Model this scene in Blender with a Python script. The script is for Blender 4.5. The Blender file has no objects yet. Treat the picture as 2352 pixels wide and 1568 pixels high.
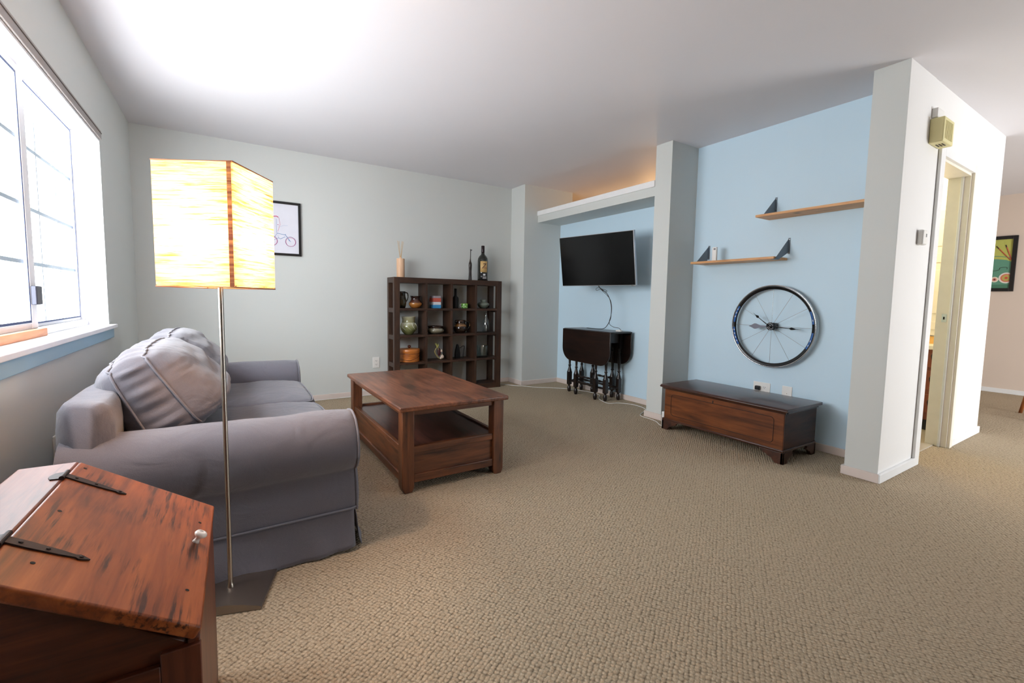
import bpy, bmesh, math, random
from mathutils import Vector, Matrix, noise
S = bpy.context.scene
COL = S.collection
PI = math.pi

# ------------------------------------------------------------------ camera
W, Hh = 2352.0, 1568.0
F, YAW, PITCH, ROLL, CH = 1030.8, 32.67, -4.506, 0.978, 1.061
yw, pt, rl = map(math.radians, (YAW, PITCH, ROLL))
fwd = Vector((math.sin(yw) * math.cos(pt), math.cos(yw) * math.cos(pt), math.sin(pt)))
rt0 = Vector((math.cos(yw), -math.sin(yw), 0))
up0 = rt0.cross(fwd)
rt = rt0 * math.cos(rl) + up0 * math.sin(rl)
up = -rt0 * math.sin(rl) + up0 * math.cos(rl)
cd = bpy.data.cameras.new('camera')
cam = bpy.data.objects.new('camera', cd)
COL.objects.link(cam)
m = Matrix((rt, up, -fwd)).transposed().to_4x4()
m.translation = Vector((0, 0, CH))
cam.matrix_world = m
cd.sensor_width = 36.0
cd.lens = F / W * 36.0
cd.shift_x = -3.95 / W
cd.shift_y = -15.57 / W
cd.clip_start = 0.05
S.camera = cam

# ------------------------------------------------------------------ view
S.view_settings.view_transform = 'Standard'
S.view_settings.look = 'None'
S.view_settings.gamma = 1.0
S.view_settings.use_curve_mapping = False
S.view_settings.exposure = 0.0

# ------------------------------------------------------------------ world: bright overcast sky
wd = bpy.data.worlds.new('sky')
S.world = wd
wd.use_nodes = True
bg = wd.node_tree.nodes['Background']
# overcast sky above, bright ground below the horizon
_t = wd.node_tree
_tc = _t.nodes.new('ShaderNodeTexCoord')
_sp = _t.nodes.new('ShaderNodeSeparateXYZ')
_t.links.new(_tc.outputs['Generated'], _sp.inputs[0])
_rp = _t.nodes.new('ShaderNodeValToRGB')
_e = _rp.color_ramp.elements
_e[0].position, _e[0].color = 0.42, (0.425, 0.43, 0.44, 1)
_e[1].position, _e[1].color = 0.56, (0.395, 0.41, 0.425, 1)
_mr = _t.nodes.new('ShaderNodeMapRange')
_mr.inputs['From Min'].default_value = -1
_t.links.new(_sp.outputs[2], _mr.inputs['Value'])
_t.links.new(_mr.outputs[0], _rp.inputs[0])
_t.links.new(_rp.outputs[0], bg.inputs[0])
bg.inputs[1].default_value = 37.5


def light(kind, name, loc, power, color=(1, 1, 1), size=0.05, rot=None, size_y=None, portal=False, spread=None):
    d = bpy.data.lights.new(name, kind)
    if kind == 'AREA':
        d.shape = 'RECTANGLE'
        d.size = size
        d.size_y = size_y or size
        if spread: d.spread = spread
        if portal: d.cycles.is_portal = True
    else:
        d.shadow_soft_size = size
    d.energy = power
    d.color = color
    o = bpy.data.objects.new(name, d)
    COL.objects.link(o)
    o.location = loc
    if rot: o.rotation_euler = rot
    return o


# daylight portals at the window openings (they only guide sampling of the sky)
light('AREA', 'portal_left', (-0.80, 2.64, 1.45), 1, size=2.3, size_y=1.2, rot=(PI / 2, 0, -PI / 2), portal=True)
light('AREA', 'portal_rear', (5.65, -2.35, 1.05), 1, size=1.9, size_y=2.1, rot=(PI / 2, 0, 0), portal=True)
H = 2.44
XW, YB, XC, XR = -0.629, 4.875, 3.26, 3.617
XRET, YD, XLD = 3.062, 4.577, 3.80
YC2, YC1, YP2, YP1 = 2.785, 2.613, 1.193, 1.021
XH, XF = 5.35, 8.12
ZB1, ZB2 = 2.141, 2.005


# ------------------------------------------------------------------ materials
def lin(c):
    c = c / 255.0
    return c / 12.92 if c <= 0.04045 else ((c + 0.055) / 1.055) ** 2.4


def rgb(r, g, b): return (lin(r), lin(g), lin(b), 1)


class NT:
    def __init__(s, name):
        s.m = bpy.data.materials.new(name)
        s.m.use_nodes = True
        s.t = s.m.node_tree
        s.b = s.t.nodes['Principled BSDF']
        s.out = s.t.nodes['Material Output']

    def n(s, typ, **kw):
        nd = s.t.nodes.new(typ)
        for k, v in kw.items(): setattr(nd, k, v)
        return nd

    def l(s, a, b): s.t.links.new(a, b)

    def math(s, op, a, b=None, c=None, clamp=False):
        nd = s.n('ShaderNodeMath', operation=op, use_clamp=clamp)
        for i, v in enumerate((a, b, c)):
            if v is None: continue
            if isinstance(v, (int, float)): nd.inputs[i].default_value = v
            else: s.l(v, nd.inputs[i])
        return nd.outputs[0]

    def coord(s, scale=(1, 1, 1), rot=(0, 0, 0), which='Object'):
        tc = s.n('ShaderNodeTexCoord')
        mp = s.n('ShaderNodeMapping')
        mp.inputs['Scale'].default_value = scale
        mp.inputs['Rotation'].default_value = rot
        s.l(tc.outputs[which], mp.inputs[0])
        return mp.outputs[0]

    def noise(s, vec, scale=5, detail=4, rough=.5, dist=0):
        nd = s.n('ShaderNodeTexNoise')
        nd.inputs['Scale'].default_value = scale
        nd.inputs['Detail'].default_value = detail
        nd.inputs['Roughness'].default_value = rough
        nd.inputs['Distortion'].default_value = dist
        s.l(vec, nd.inputs['Vector'])
        return nd.outputs['Fac']

    def ramp(s, fac, stops):
        nd = s.n('ShaderNodeValToRGB')
        e = nd.color_ramp.elements
        e[0].position, e[0].color = stops[0]
        e[1].position, e[1].color = stops[-1]
        for p, c in stops[1:-1]:
            x = e.new(p)
            x.color = c
        s.l(fac, nd.inputs[0])
        return nd.outputs[0]

    def mix(s, fac, a, b, mode='MIX'):
        nd = s.n('ShaderNodeMix', data_type='RGBA', blend_type=mode)
        for i, v in ((0, fac), (6, a), (7, b)):
            if isinstance(v, (int, float, tuple)): nd.inputs[i].default_value = v
            else: s.l(v, nd.inputs[i])
        return nd.outputs[2]

    def bump(s, h, strength=.3, dist=.01):
        nd = s.n('ShaderNodeBump')
        nd.inputs['Strength'].default_value = strength
        nd.inputs['Distance'].default_value = dist
        s.l(h, nd.inputs['Height'])
        s.l(nd.outputs[0], s.b.inputs['Normal'])


def flat(name, col, rough=.5, metal=0, spec=None, coat=0, bumpn=None):
    k = NT(name)
    k.b.inputs['Base Color'].default_value = col
    k.b.inputs['Roughness'].default_value = rough
    k.b.inputs['Metallic'].default_value = metal
    if spec is not None: k.b.inputs['Specular IOR Level'].default_value = spec
    if coat: k.b.inputs['Coat Weight'].default_value = coat
    v = k.coord()
    f = k.noise(v, 14, 3)
    c = k.mix(f, tuple(x * .95 for x in col[:3]) + (1,), tuple(min(1, x * 1.05) for x in col[:3]) + (1,))
    k.l(c, k.b.inputs['Base Color'])
    if bumpn: k.bump(k.noise(v, bumpn[0], 3), bumpn[1], bumpn[2])
    return k.m


def paint(name, col):
    k = NT(name)
    k.b.inputs['Roughness'].default_value = .6
    k.b.inputs['Specular IOR Level'].default_value = .3
    v = k.coord()
    c = k.mix(k.noise(v, 1.3, 2), tuple(x * .97 for x in col[:3]) + (1,), tuple(min(1, x * 1.02) for x in col[:3]) + (1,))
    k.l(c, k.b.inputs['Base Color'])
    k.bump(k.noise(v, 90, 3), .12, .002)
    return k.m


def wood(name, dark, mid, light_, axis='X', rough=.4, scale=1.0, knots=0.0, scr=0.0, coat=0.0, darkmix=.5):
    k = NT(name)
    st = {'X': (1.2, 14, 14), 'Y': (14, 1.2, 14), 'Z': (14, 14, 1.2)}[axis]
    v = k.coord(tuple(a * scale for a in st))
    v2 = k.coord(tuple((a * .25 if a > 5 else a * .9) * scale for a in st))
    f1 = k.noise(v, 2.2, 6, .62, .8)
    f2 = k.noise(v2, 1.6, 4, .5, 1.8)
    f3 = k.noise(v, 9, 4, .6)
    f = k.math('ADD', k.math('MULTIPLY', f1, .5), k.math('ADD', k.math('MULTIPLY', f2, .38), k.math('MULTIPLY', f3, .12)))
    c = k.ramp(f, [(.36, dark), (.5, mid), (.66, light_)])
    if knots:
        vo = k.n('ShaderNodeTexVoronoi', feature='DISTANCE_TO_EDGE' if False else 'F1')
        vv = k.coord(tuple(a * .16 * scale * knots if a > 5 else a * 2.2 * scale * knots for a in st))
        k.l(vv, vo.inputs['Vector'])
        vo.inputs['Scale'].default_value = 2.0
        kn = k.ramp(vo.outputs['Distance'], [(.03, (1, 1, 1, 1)), (.13, (0, 0, 0, 1))])
        c = k.mix(k.math('MULTIPLY', kn, .75), c, tuple(x * .35 for x in dark[:3]) + (1,))
    if scr:
        v3 = k.coord(tuple((a * 4.2 if a > 5 else a * 3.2) * scale for a in st))
        g = k.noise(v3, 1.6, 5, .6)
        msk = k.noise(k.coord((3, 3, 3)), 2.1, 2)
        sc = k.math('MULTIPLY', k.ramp(g, [(.50, (0, 0, 0, 1)), (.60, (1, 1, 1, 1))]), k.ramp(msk, [(.42, (0, 0, 0, 1)), (.58, (1, 1, 1, 1))]))
        c = k.mix(k.math('MULTIPLY', sc, scr), c, tuple(x * .35 for x in dark[:3]) + (1,))
    k.l(c, k.b.inputs['Base Color'])
    k.b.inputs['Roughness'].default_value = rough
    if coat:
        k.b.inputs['Coat Weight'].default_value = coat
        k.b.inputs['Coat Roughness'].default_value = .18
    k.bump(f3, .12, .002)
    return k.m


M = {}
M['wall'] = paint('grey_green_wall_paint', rgb(210, 213, 210))
M['blue'] = paint('sky_blue_wall_paint', rgb(206, 230, 245))
M['ceil'] = paint('ceiling_white_paint', rgb(226, 224, 228))
M['white'] = paint('white_wall_paint', rgb(240, 238, 236))
M['peach'] = paint('warm_beige_wall_paint', rgb(222, 205, 190))
M['yellow'] = paint('bathroom_yellow_paint', rgb(240, 225, 160))
M['base'] = flat('baseboard_paint', rgb(222, 208, 200), .45)
M['basew'] = flat('white_trim_paint', rgb(240, 240, 240), .4)
M['cream'] = flat('cream_trim_paint', rgb(244, 236, 222), .4)
M['winwhite'] = flat('window_white_paint', rgb(240, 240, 244), .4)
M['alu'] = flat('window_aluminium', rgb(205, 205, 210), .35, .6)
M['plastic'] = flat('white_plastic', rgb(238, 236, 232), .35)
M['ivory'] = flat('ivory_plastic', rgb(226, 216, 160), .45)
M['black'] = flat('black_frame', rgb(22, 20, 20), .35)
M['blackplastic'] = flat('black_plastic', rgb(18, 18, 20), .35)
M['handblack'] = flat('matte_black_hand', rgb(12, 12, 13), .7, spec=.2)
M['iron'] = flat('wrought_iron', rgb(52, 42, 40), .55, .5, bumpn=(60, .3, .002))
M['steel'] = flat('brushed_steel', rgb(175, 168, 160), .28, 1.0)
M['chrome'] = flat('chrome', rgb(210, 210, 212), .15, 1.0)
M['greymetal'] = flat('grey_enamel_metal', rgb(112, 124, 136), .45, .2)
M['porcelain'] = flat('white_porcelain', rgb(235, 228, 222), .12, coat=.5)
M['tile'] = flat('beige_floor_tile', rgb(190, 180, 165), .3)
M['dw'] = wood('dark_walnut_shelf_wood', rgb(40, 26, 19), rgb(62, 40, 28), rgb(82, 54, 38), 'Z', .45)
M['dwx'] = wood('dark_walnut_shelf_wood_horizontal', rgb(40, 26, 19), rgb(62, 40, 28), rgb(82, 54, 38), 'X', .45)
M['ctop'] = wood('coffee_table_top_wood', rgb(50, 27, 17), rgb(110, 64, 42), rgb(148, 92, 62), 'Y', .36, .9, knots=.6, coat=.15)
M['cty'] = wood('coffee_table_wood_long', rgb(46, 24, 13), rgb(94, 53, 29), rgb(124, 72, 41), 'Y', .4)
M['ctx'] = wood('coffee_table_wood_short', rgb(46, 24, 13), rgb(94, 53, 29), rgb(124, 72, 41), 'X', .4)
M['ctz'] = wood('coffee_table_wood_leg', rgb(46, 24, 13), rgb(94, 53, 29), rgb(124, 72, 41), 'Z', .4)
M['ctshelf'] = wood('coffee_table_shelf_wood', rgb(44, 24, 20), rgb(74, 42, 34), rgb(90, 54, 42), 'Y', .3, coat=.2)
M['chf'] = wood('cedar_chest_front_wood', rgb(48, 23, 10), rgb(102, 53, 23), rgb(134, 76, 36), 'Y', .35, .7, coat=.25)
M['chd'] = wood('cedar_chest_dark_wood', rgb(38, 20, 14), rgb(66, 34, 22), rgb(84, 46, 30), 'Y', .28, coat=.4)
M['chs'] = wood('cedar_chest_side_wood', rgb(40, 22, 14), rgb(68, 36, 22), rgb(88, 49, 30), 'X', .45)
M['lid'] = wood('old_pine_lid_wood', rgb(84, 37, 14), rgb(146, 72, 30), rgb(180, 98, 46), 'Y', .40, .9, scr=.9, coat=.08)
M['lidtop'] = wood('old_pine_top_board_wood', rgb(76, 38, 26), rgb(118, 62, 44), rgb(140, 82, 60), 'Y', .48)
M['boxs'] = wood('old_pine_side_wood', rgb(48, 20, 9), rgb(84, 38, 17), rgb(112, 54, 26), 'X', .42)
M['boxz'] = wood('old_pine_front_wood', rgb(66, 30, 17), rgb(104, 52, 31), rgb(128, 70, 45), 'Z', .42)
M['dl'] = wood('gateleg_dark_wood', rgb(12, 7, 6), rgb(30, 17, 12), rgb(44, 25, 18), 'Y', .32, coat=.1)
M['dlz'] = wood('gateleg_dark_turned_wood', rgb(12, 8, 6), rgb(26, 15, 12), rgb(40, 24, 18), 'Z', .35, coat=.2)
M['pine'] = wood('pine_shelf_wood', rgb(186, 128, 80), rgb(216, 160, 106), rgb(232, 182, 130), 'Y', .5, knots=.7)
M['pinelt'] = wood('pale_diffuser_wood', rgb(215, 170, 135), rgb(228, 188, 154), rgb(238, 202, 170), 'Z', .5)
M['pinebar'] = wood('window_bar_wood', rgb(190, 120, 76), rgb(214, 146, 98), rgb(226, 164, 116), 'Y', .5)
M['van'] = wood('vanity_brown_wood', rgb(90, 40, 22), rgb(132, 66, 38), rgb(150, 80, 48), 'Z', .4)


def fabric(name, col, wr=.4):
    k = NT(name)
    v = k.coord()
    f = k.noise(v, 420, 2)
    c = k.mix(f, tuple(x * .82 for x in col[:3]) + (1,), tuple(x * 1.12 for x in col[:3]) + (1,))
    k.l(c, k.b.inputs['Base Color'])
    k.b.inputs['Roughness'].default_value = .85
    k.b.inputs['Specular IOR Level'].default_value = .15
    k.b.inputs['Sheen Weight'].default_value = .25
    k.b.inputs['Sheen Roughness'].default_value = .5
    big = k.noise(k.coord((1, 1, 1)), 7, 3, .5, 1.5)
    h = k.math('ADD', k.math('MULTIPLY', f, .05), k.math('MULTIPLY', big, wr))
    k.bump(h, .6, .028)
    return k.m


M['sofa'] = fabric('grey_cotton_slipcover', rgb(106, 104, 112))
M['pipe'] = fabric('grey_piping', rgb(116, 114, 122), .1)


def carpet():
    k = NT('beige_berber_loop_carpet')
    v = k.coord((1, 1, 1), (0, 0, math.radians(-32)))
    nz = k.n('ShaderNodeTexNoise')
    nz.inputs['Scale'].default_value = 22
    nz.inputs['Detail'].default_value = 2
    k.l(v, nz.inputs['Vector'])
    j = k.n('ShaderNodeVectorMath', operation='SCALE')
    k.l(nz.outputs['Color'], j.inputs[0])
    j.inputs['Scale'].default_value = .011
    a = k.n('ShaderNodeVectorMath', operation='ADD')
    k.l(v, a.inputs[0])
    k.l(j.outputs[0], a.inputs[1])
    sp = k.n('ShaderNodeSeparateXYZ')
    k.l(a.outputs[0], sp.inputs[0])
    u, w = sp.outputs[0], sp.outputs[1]
    row = k.math('DIVIDE', w, .0140)
    uu = k.math('DIVIDE', u, .0125)
    cb = k.n('ShaderNodeCombineXYZ')
    k.l(uu, cb.inputs[0])
    k.l(row, cb.inputs[1])
    vo = k.n('ShaderNodeTexVoronoi', voronoi_dimensions='2D', feature='SMOOTH_F1')
    vo.inputs['Scale'].default_value = 1.0
    vo.inputs['Randomness'].default_value = .36
    vo.inputs['Smoothness'].default_value = .25
    k.l(cb.outputs[0], vo.inputs['Vector'])
    dd_ = vo.outputs['Distance']
    h = k.math('SUBTRACT', 1, k.math('POWER', k.math('DIVIDE', dd_, .72), 2.2), clamp=True)
    fib = k.noise(v, 520, 3, .7)
    hh = k.math('ADD', h, k.math('MULTIPLY', fib, .30))
    yarn = k.noise(v, 120, 3, .6)
    big = k.noise(v, 1.1, 3)
    c = k.ramp(yarn, [(.3, rgb(174, 154, 129)), (.52, rgb(203, 184, 157)), (.72, rgb(219, 202, 177))])
    c = k.mix(k.math('MULTIPLY', big, .25), c, rgb(166, 146, 120))
    pit_shade = k.ramp(dd_, [(.44, (0, 0, 0, 1)), (.72, (1, 1, 1, 1))])
    c = k.mix(k.math('MULTIPLY', pit_shade, .50), c, rgb(84, 68, 54))  # darker gaps between loops: backing colour with crevice shade painted in
    k.l(c, k.b.inputs['Base Color'])
    k.b.inputs['Roughness'].default_value = .95
    k.b.inputs['Specular IOR Level'].default_value = .1
    k.bump(hh, 1.0, .009)
    return k.m


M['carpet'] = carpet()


def glassy(name, col=(1, 1, 1, 1), rough=0.02, thin=True, alpha=.12):
    k = NT(name)
    if thin:
        tr = k.n('ShaderNodeBsdfTransparent')
        tr.inputs[0].default_value = col
        gl = k.n('ShaderNodeBsdfGlossy')
        gl.inputs['Roughness'].default_value = rough
        mx = k.n('ShaderNodeMixShader')
        mx.inputs[0].default_value = alpha
        k.l(tr.outputs[0], mx.inputs[1])
        k.l(gl.outputs[0], mx.inputs[2])
        k.l(mx.outputs[0], k.out.inputs[0])
    else:
        k.b.inputs['Base Color'].default_value = col
        k.b.inputs['Transmission Weight'].default_value = 1
        k.b.inputs['Roughness'].default_value = rough
    return k.m


M['pane'] = glassy('window_glass', (.97, .98, .98, 1), alpha=.04)
M['clear'] = glassy('clear_glass', (.93, .95, .95, 1), alpha=.14)
M['tint'] = glassy('smoked_glass', (.84, .88, .87, 1), alpha=.12)


def glaze(name, stops, rough=.15, noise_amt=.05, axis=2):
    k = NT(name)
    v = k.coord()
    sp = k.n('ShaderNodeSeparateXYZ')
    k.l(v, sp.inputs[0])
    z = k.math('ADD', sp.outputs[axis], k.math('MULTIPLY', k.math('SUBTRACT', k.noise(v, 30, 3), .5), noise_amt))
    hmax = stops[-1][0]
    f = k.math('DIVIDE', z, hmax)
    c = k.ramp(f, [(p / hmax, q) for p, q in stops])
    k.l(c, k.b.inputs['Base Color'])
    k.b.inputs['Roughness'].default_value = rough
    k.b.inputs['Coat Weight'].default_value = .5
    return k.m


def paper():
    k = NT('crinkled_rice_paper')
    v = k.coord((4.5, 4.5, 105))
    f = k.noise(v, 2.0, 6, .68, .5)
    v2 = k.coord((2.2, 2.2, 16))
    g = k.noise(v2, 2.0, 3, .5, .4)
    f = k.math('ADD', k.math('MULTIPLY', f, .75), k.math('MULTIPLY', g, .25))
    thick = k.ramp(f, [(.37, rgb(156, 104, 58)), (.46, rgb(210, 178, 130)), (.56, rgb(230, 216, 186))])
    d = k.n('ShaderNodeBsdfDiffuse')
    k.l(thick, d.inputs[0])
    t = k.n('ShaderNodeBsdfTranslucent')
    k.l(thick, t.inputs[0])
    mx = k.n('ShaderNodeMixShader')
    mx.inputs[0].default_value = .62
    k.l(d.outputs[0], mx.inputs[1])
    k.l(t.outputs[0], mx.inputs[2])
    k.l(mx.outputs[0], k.out.inputs[0])
    return k.m


M['paper'] = paper()


def emis(name, col, st):
    k = NT(name)
    k.b.inputs['Base Color'].default_value = (1, 1, 1, 1)
    k.b.inputs['Emission Color'].default_value = col
    k.b.inputs['Emission Strength'].default_value = st
    return k.m


# ------------------------------------------------------------------ mesh helpers
class MB:
    def __init__(s): s.bm = bmesh.new()

    def box(s, x0, x1, y0, y1, z0, z1, mat=None):
        vs = [s.bm.verts.new((x, y, z)) for z in (z0, z1) for y in (y0, y1) for x in (x0, x1)]
        if mat is not None:
            for v in vs: v.co = mat @ v.co
        for f in ((0, 2, 3, 1), (4, 5, 7, 6), (0, 1, 5, 4), (2, 6, 7, 3), (0, 4, 6, 2), (1, 3, 7, 5)):
            s.bm.faces.new([vs[i] for i in f])
        return s

    def prism(s, pts, axis, a, b):
        """pts: 2D outline, extruded along axis between a and b"""
        def P(p, t):
            if axis == 'x': return (t, p[0], p[1])
            if axis == 'y': return (p[0], t, p[1])
            return (p[0], p[1], t)
        A = [s.bm.verts.new(P(p, a)) for p in pts]
        B = [s.bm.verts.new(P(p, b)) for p in pts]
        n = len(pts)
        for i in range(n): s.bm.faces.new((A[i], A[(i + 1) % n], B[(i + 1) % n], B[i]))
        s.bm.faces.new(A[::-1])
        s.bm.faces.new(B)
        return s

    def lathe(s, prof, seg=32, c=(0, 0, 0), axis='z', cap=True):
        rings = []
        for r, h in prof:
            ring = []
            for i in range(seg):
                a = 2 * PI * i / seg
                x, y = r * math.cos(a), r * math.sin(a)
                p = (x, y, h) if axis == 'z' else ((h, x, y) if axis == 'x' else (x, h, y))
                ring.append(s.bm.verts.new((p[0] + c[0], p[1] + c[1], p[2] + c[2])))
            rings.append(ring)
        for A, B in zip(rings, rings[1:]):
            for i in range(seg): s.bm.faces.new((A[i], A[(i + 1) % seg], B[(i + 1) % seg], B[i]))
        if cap:
            if prof[0][0] > 1e-6: s.bm.faces.new(rings[0][::-1])
            if prof[-1][0] > 1e-6: s.bm.faces.new(rings[-1])
        return s

    def tube(s, path, r, seg=8, closed=False, cap=True):
        P = [Vector(p) for p in path]
        n = len(P)
        rr = r if isinstance(r, (list, tuple)) else [r] * n
        prev = None
        rings = []
        for i in range(n):
            if closed: t = P[(i + 1) % n] - P[i - 1]
            else: t = P[min(i + 1, n - 1)] - P[max(i - 1, 0)]
            t.normalize()
            if prev is None:
                a = Vector((0, 0, 1)) if abs(t.z) < .9 else Vector((1, 0, 0))
                u = t.cross(a).normalized()
            else:
                u = (prev - t * prev.dot(t))
                u = u.normalized() if u.length > 1e-6 else t.orthogonal().normalized()
            prev = u
            w = t.cross(u)
            rings.append([s.bm.verts.new(P[i] + (u * math.cos(2 * PI * k / seg) + w * math.sin(2 * PI * k / seg)) * rr[i]) for k in range(seg)])
        for i in range(n if closed else n - 1):
            A, B = rings[i], rings[(i + 1) % n]
            for k in range(seg): s.bm.faces.new((A[k], A[(k + 1) % seg], B[(k + 1) % seg], B[k]))
        if not closed and cap:
            s.bm.faces.new(rings[0][::-1])
            s.bm.faces.new(rings[-1])
        return s

    def grid(s, fn, nu, nv, closeu=False):
        V = [[s.bm.verts.new(fn(i / nu, j / nv)) for j in range(nv + 1)] for i in range(nu if closeu else nu + 1)]
        for i in range(nu):
            for j in range(nv):
                a, b = V[i], V[(i + 1) % len(V)]
                s.bm.faces.new((a[j], b[j], b[j + 1], a[j + 1]))
        return V

    def sphere(s, c, r, sx=1, sy=1, sz=1, seg=20, rings=12):
        mt = Matrix.Translation(c) @ Matrix.Diagonal((r * sx, r * sy, r * sz, 1))
        bmesh.ops.create_uvsphere(s.bm, u_segments=seg, v_segments=rings, radius=1, matrix=mt)
        return s

    def build(s, name, mat, parent=None, bevel=0, smooth=False, seg=2, weld=False, solid=0, sub=0, props=None):
        bmesh.ops.remove_doubles(s.bm, verts=s.bm.verts, dist=1e-6) if weld else None
        bmesh.ops.recalc_face_normals(s.bm, faces=s.bm.faces)
        me = bpy.data.meshes.new(name)
        s.bm.to_mesh(me)
        s.bm.free()
        me.materials.append(mat)
        o = bpy.data.objects.new(name, me)
        COL.objects.link(o)
        if parent: o.parent = parent
        if smooth:
            for p in me.polygons: p.use_smooth = True
            if smooth == 'auto': me.set_sharp_from_angle(angle=math.radians(38))
        if solid:
            md = o.modifiers.new('t', 'SOLIDIFY')
            md.thickness = solid
        if bevel:
            md = o.modifiers.new('b', 'BEVEL')
            md.width = bevel
            md.segments = seg
            md.limit_method = 'ANGLE'
            md.angle_limit = math.radians(40)
            if not smooth:
                for p in me.polygons: p.use_smooth = True
                me.set_sharp_from_angle(angle=math.radians(35))
        if sub:
            md = o.modifiers.new('s', 'SUBSURF')
            md.levels = md.render_levels = sub
        if props:
            for a, b in props.items(): o[a] = b
        return o


def B(name, mat, dims, parent=None, bevel=0, **kw):
    return MB().box(*dims).build(name, mat, parent, bevel, **kw)


def struct(o, kind='structure'):
    o['kind'] = kind
    return o


def tag(o, label, cat, group=None):
    o['label'] = label
    o['category'] = cat
    if group: o['group'] = group
    return o


def thing(name, label, cat, loc=(0, 0, 0), rotz=0, group=None):
    o = bpy.data.objects.new(name, None)
    COL.objects.link(o)
    o.location = loc
    o.rotation_euler = (0, 0, rotz)
    o.empty_display_size = .1
    return tag(o, label, cat, group)


def cr(pts, n=8):
    """Catmull-Rom smoothing of a path"""
    P = [Vector(p) for p in pts]
    out = []
    for i in range(len(P) - 1):
        p0, p1, p2, p3 = P[max(i - 1, 0)], P[i], P[i + 1], P[min(i + 2, len(P) - 1)]
        for k in range(n):
            t = k / n
            out.append(.5 * ((2 * p1) + (p2 - p0) * t + (2 * p0 - 5 * p1 + 4 * p2 - p3) * t * t + (3 * p1 - p0 - 3 * p2 + p3) * t ** 3))
    out.append(P[-1])
    return out


def text(body, name, mat, parent, size, mtx, depth=.0006, shear=0.0):
    c = bpy.data.curves.new(name, 'FONT')
    c.body = body
    c.size = size
    c.extrude = depth
    c.align_x = 'CENTER'
    c.align_y = 'CENTER'
    c.shear = shear
    t = bpy.data.objects.new(name, c)
    dg = bpy.context.evaluated_depsgraph_get()
    COL.objects.link(t)
    dg.update()
    me = bpy.data.meshes.new_from_object(t.evaluated_get(dg))
    bpy.data.objects.remove(t)
    me.materials.clear()
    me.materials.append(mat)
    o = bpy.data.objects.new(name, me)
    COL.objects.link(o)
    o.parent = parent
    o.matrix_local = mtx
    return o


def rrect(w, h, r, n=6, cx=0, cy=0):
    out = []
    for qx, qy, a0 in ((1, -1, -90), (1, 1, 0), (-1, 1, 90), (-1, -1, 180)):
        for i in range(n + 1):
            a = math.radians(a0 + 90 * i / n)
            out.append((cx + qx * (w / 2 - r) + r * math.cos(a), cy + qy * (h / 2 - r) + r * math.sin(a)))
    return out


# ------------------------------------------------------------------ room shell
YR, XE = -2.2, XF          # rear wall plane and far right wall plane
YK = 6.2                   # far end of the rooms behind
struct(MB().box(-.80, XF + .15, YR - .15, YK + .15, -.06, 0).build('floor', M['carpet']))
struct(MB().box(-.80, XF + .15, YR - .15, YK + .15, H, H + .1).build('ceiling', M['ceil']))

# window wall (left) with the seen window and one more behind the camera
WY0, WY1, WZ0, WZ1 = 1.50, 3.775, .853, 2.045
w = MB()
w.box(-.80, XW, YR, WY0, 0, H).box(-.80, XW, WY1, YB + .12, 0, H)
w.box(-.80, XW, WY0, WY1, 0, WZ0).box(-.80, XW, WY0, WY1, WZ1, H)
struct(w.build('wall_left', M['wall']))
struct(MB().box(XW, XRET, YB, YB + .12, 0, H).build('wall_back', M['wall']))
struct(MB().box(XRET, XLD, YD, YD + .418, 0, H).build('wall_return', M['wall']))
# blue accent wall and the blue back of the niche (one plane)
struct(MB().box(XR, XR + .13, YP2, YC1 + .06, 0, H).build('wall_accent', M['blue']))
struct(MB().box(XR, XR + .13, YC1 + .06, YD, 0, ZB2).build('wall_niche', M['blue']))
struct(MB().box(XC, XR + .13, YC1, YC2, 0, H).build('wall_column', M['wall']))
# ledge over the niche
lg = thing('ledge', 'white boxed ledge spanning the niche above the television', 'ledge')
lg['kind'] = 'structure'
lg.name = 'trim_1'
for k_ in ('label', 'category'): del lg[k_]
B('ledge_beam', M['wall'], (XC, XR + .13, YC2, YD, ZB2, ZB1 - .055), lg)
B('ledge_cap', M['basew'], (XC - .012, XR + .14, YC2, YD, ZB1 - .055, ZB1), lg, .003)
# hall wall with the bathroom door opening; the pillar is its free end
DX0, DX1, DZ = 3.894, 4.560, 2.02
YH = 1.145
w = MB().box(XC, XR + .05, YP1, YP2, 0, H)
struct(w.build('wall_pillar', M['wall']))
w = MB().box(XR + .05, DX0, YP1, YH, 0, H).box(DX1, XH, YP1, YH, 0, H).box(DX0, DX1, YP1, YH, DZ, H)
w.box(XC + .001, XR + .05, YP1 - .0015, YP1 + .001, 0, H)
struct(w.build('wall_hall', M['white']))
# the other walls that close the home
w = MB().box(XF, XF + .15, YR, 3.2, 0, H)
struct(w.build('wall_right', M['peach']))
struct(MB().box(XH, XF, 3.2, 3.35, 0, H).build('wall_far', M['peach']))
struct(MB().box(XH - .12, XH, YH, 3.2, 0, H).build('wall_hall_side', M['white']))
struct(MB().box(XR + .13, XH - .12, 2.5, 2.62, 0, H).build('wall_bathroom', M['yellow']))
struct(MB().box(XLD, 6.0, YK, YK + .12, 0, H).build('wall_kitchen', M['peach']))
struct(MB().box(6.0, 6.12, 3.35, YK, 0, H).build('wall_kitchen_side', M['peach']))
struct(MB().box(XLD, XLD + .3, 5.2, 5.3, 0, H).box(XLD - .12, XLD, YD + .418, YK, 0, H).build('wall_kitchen_left', M['peach']))
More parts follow.
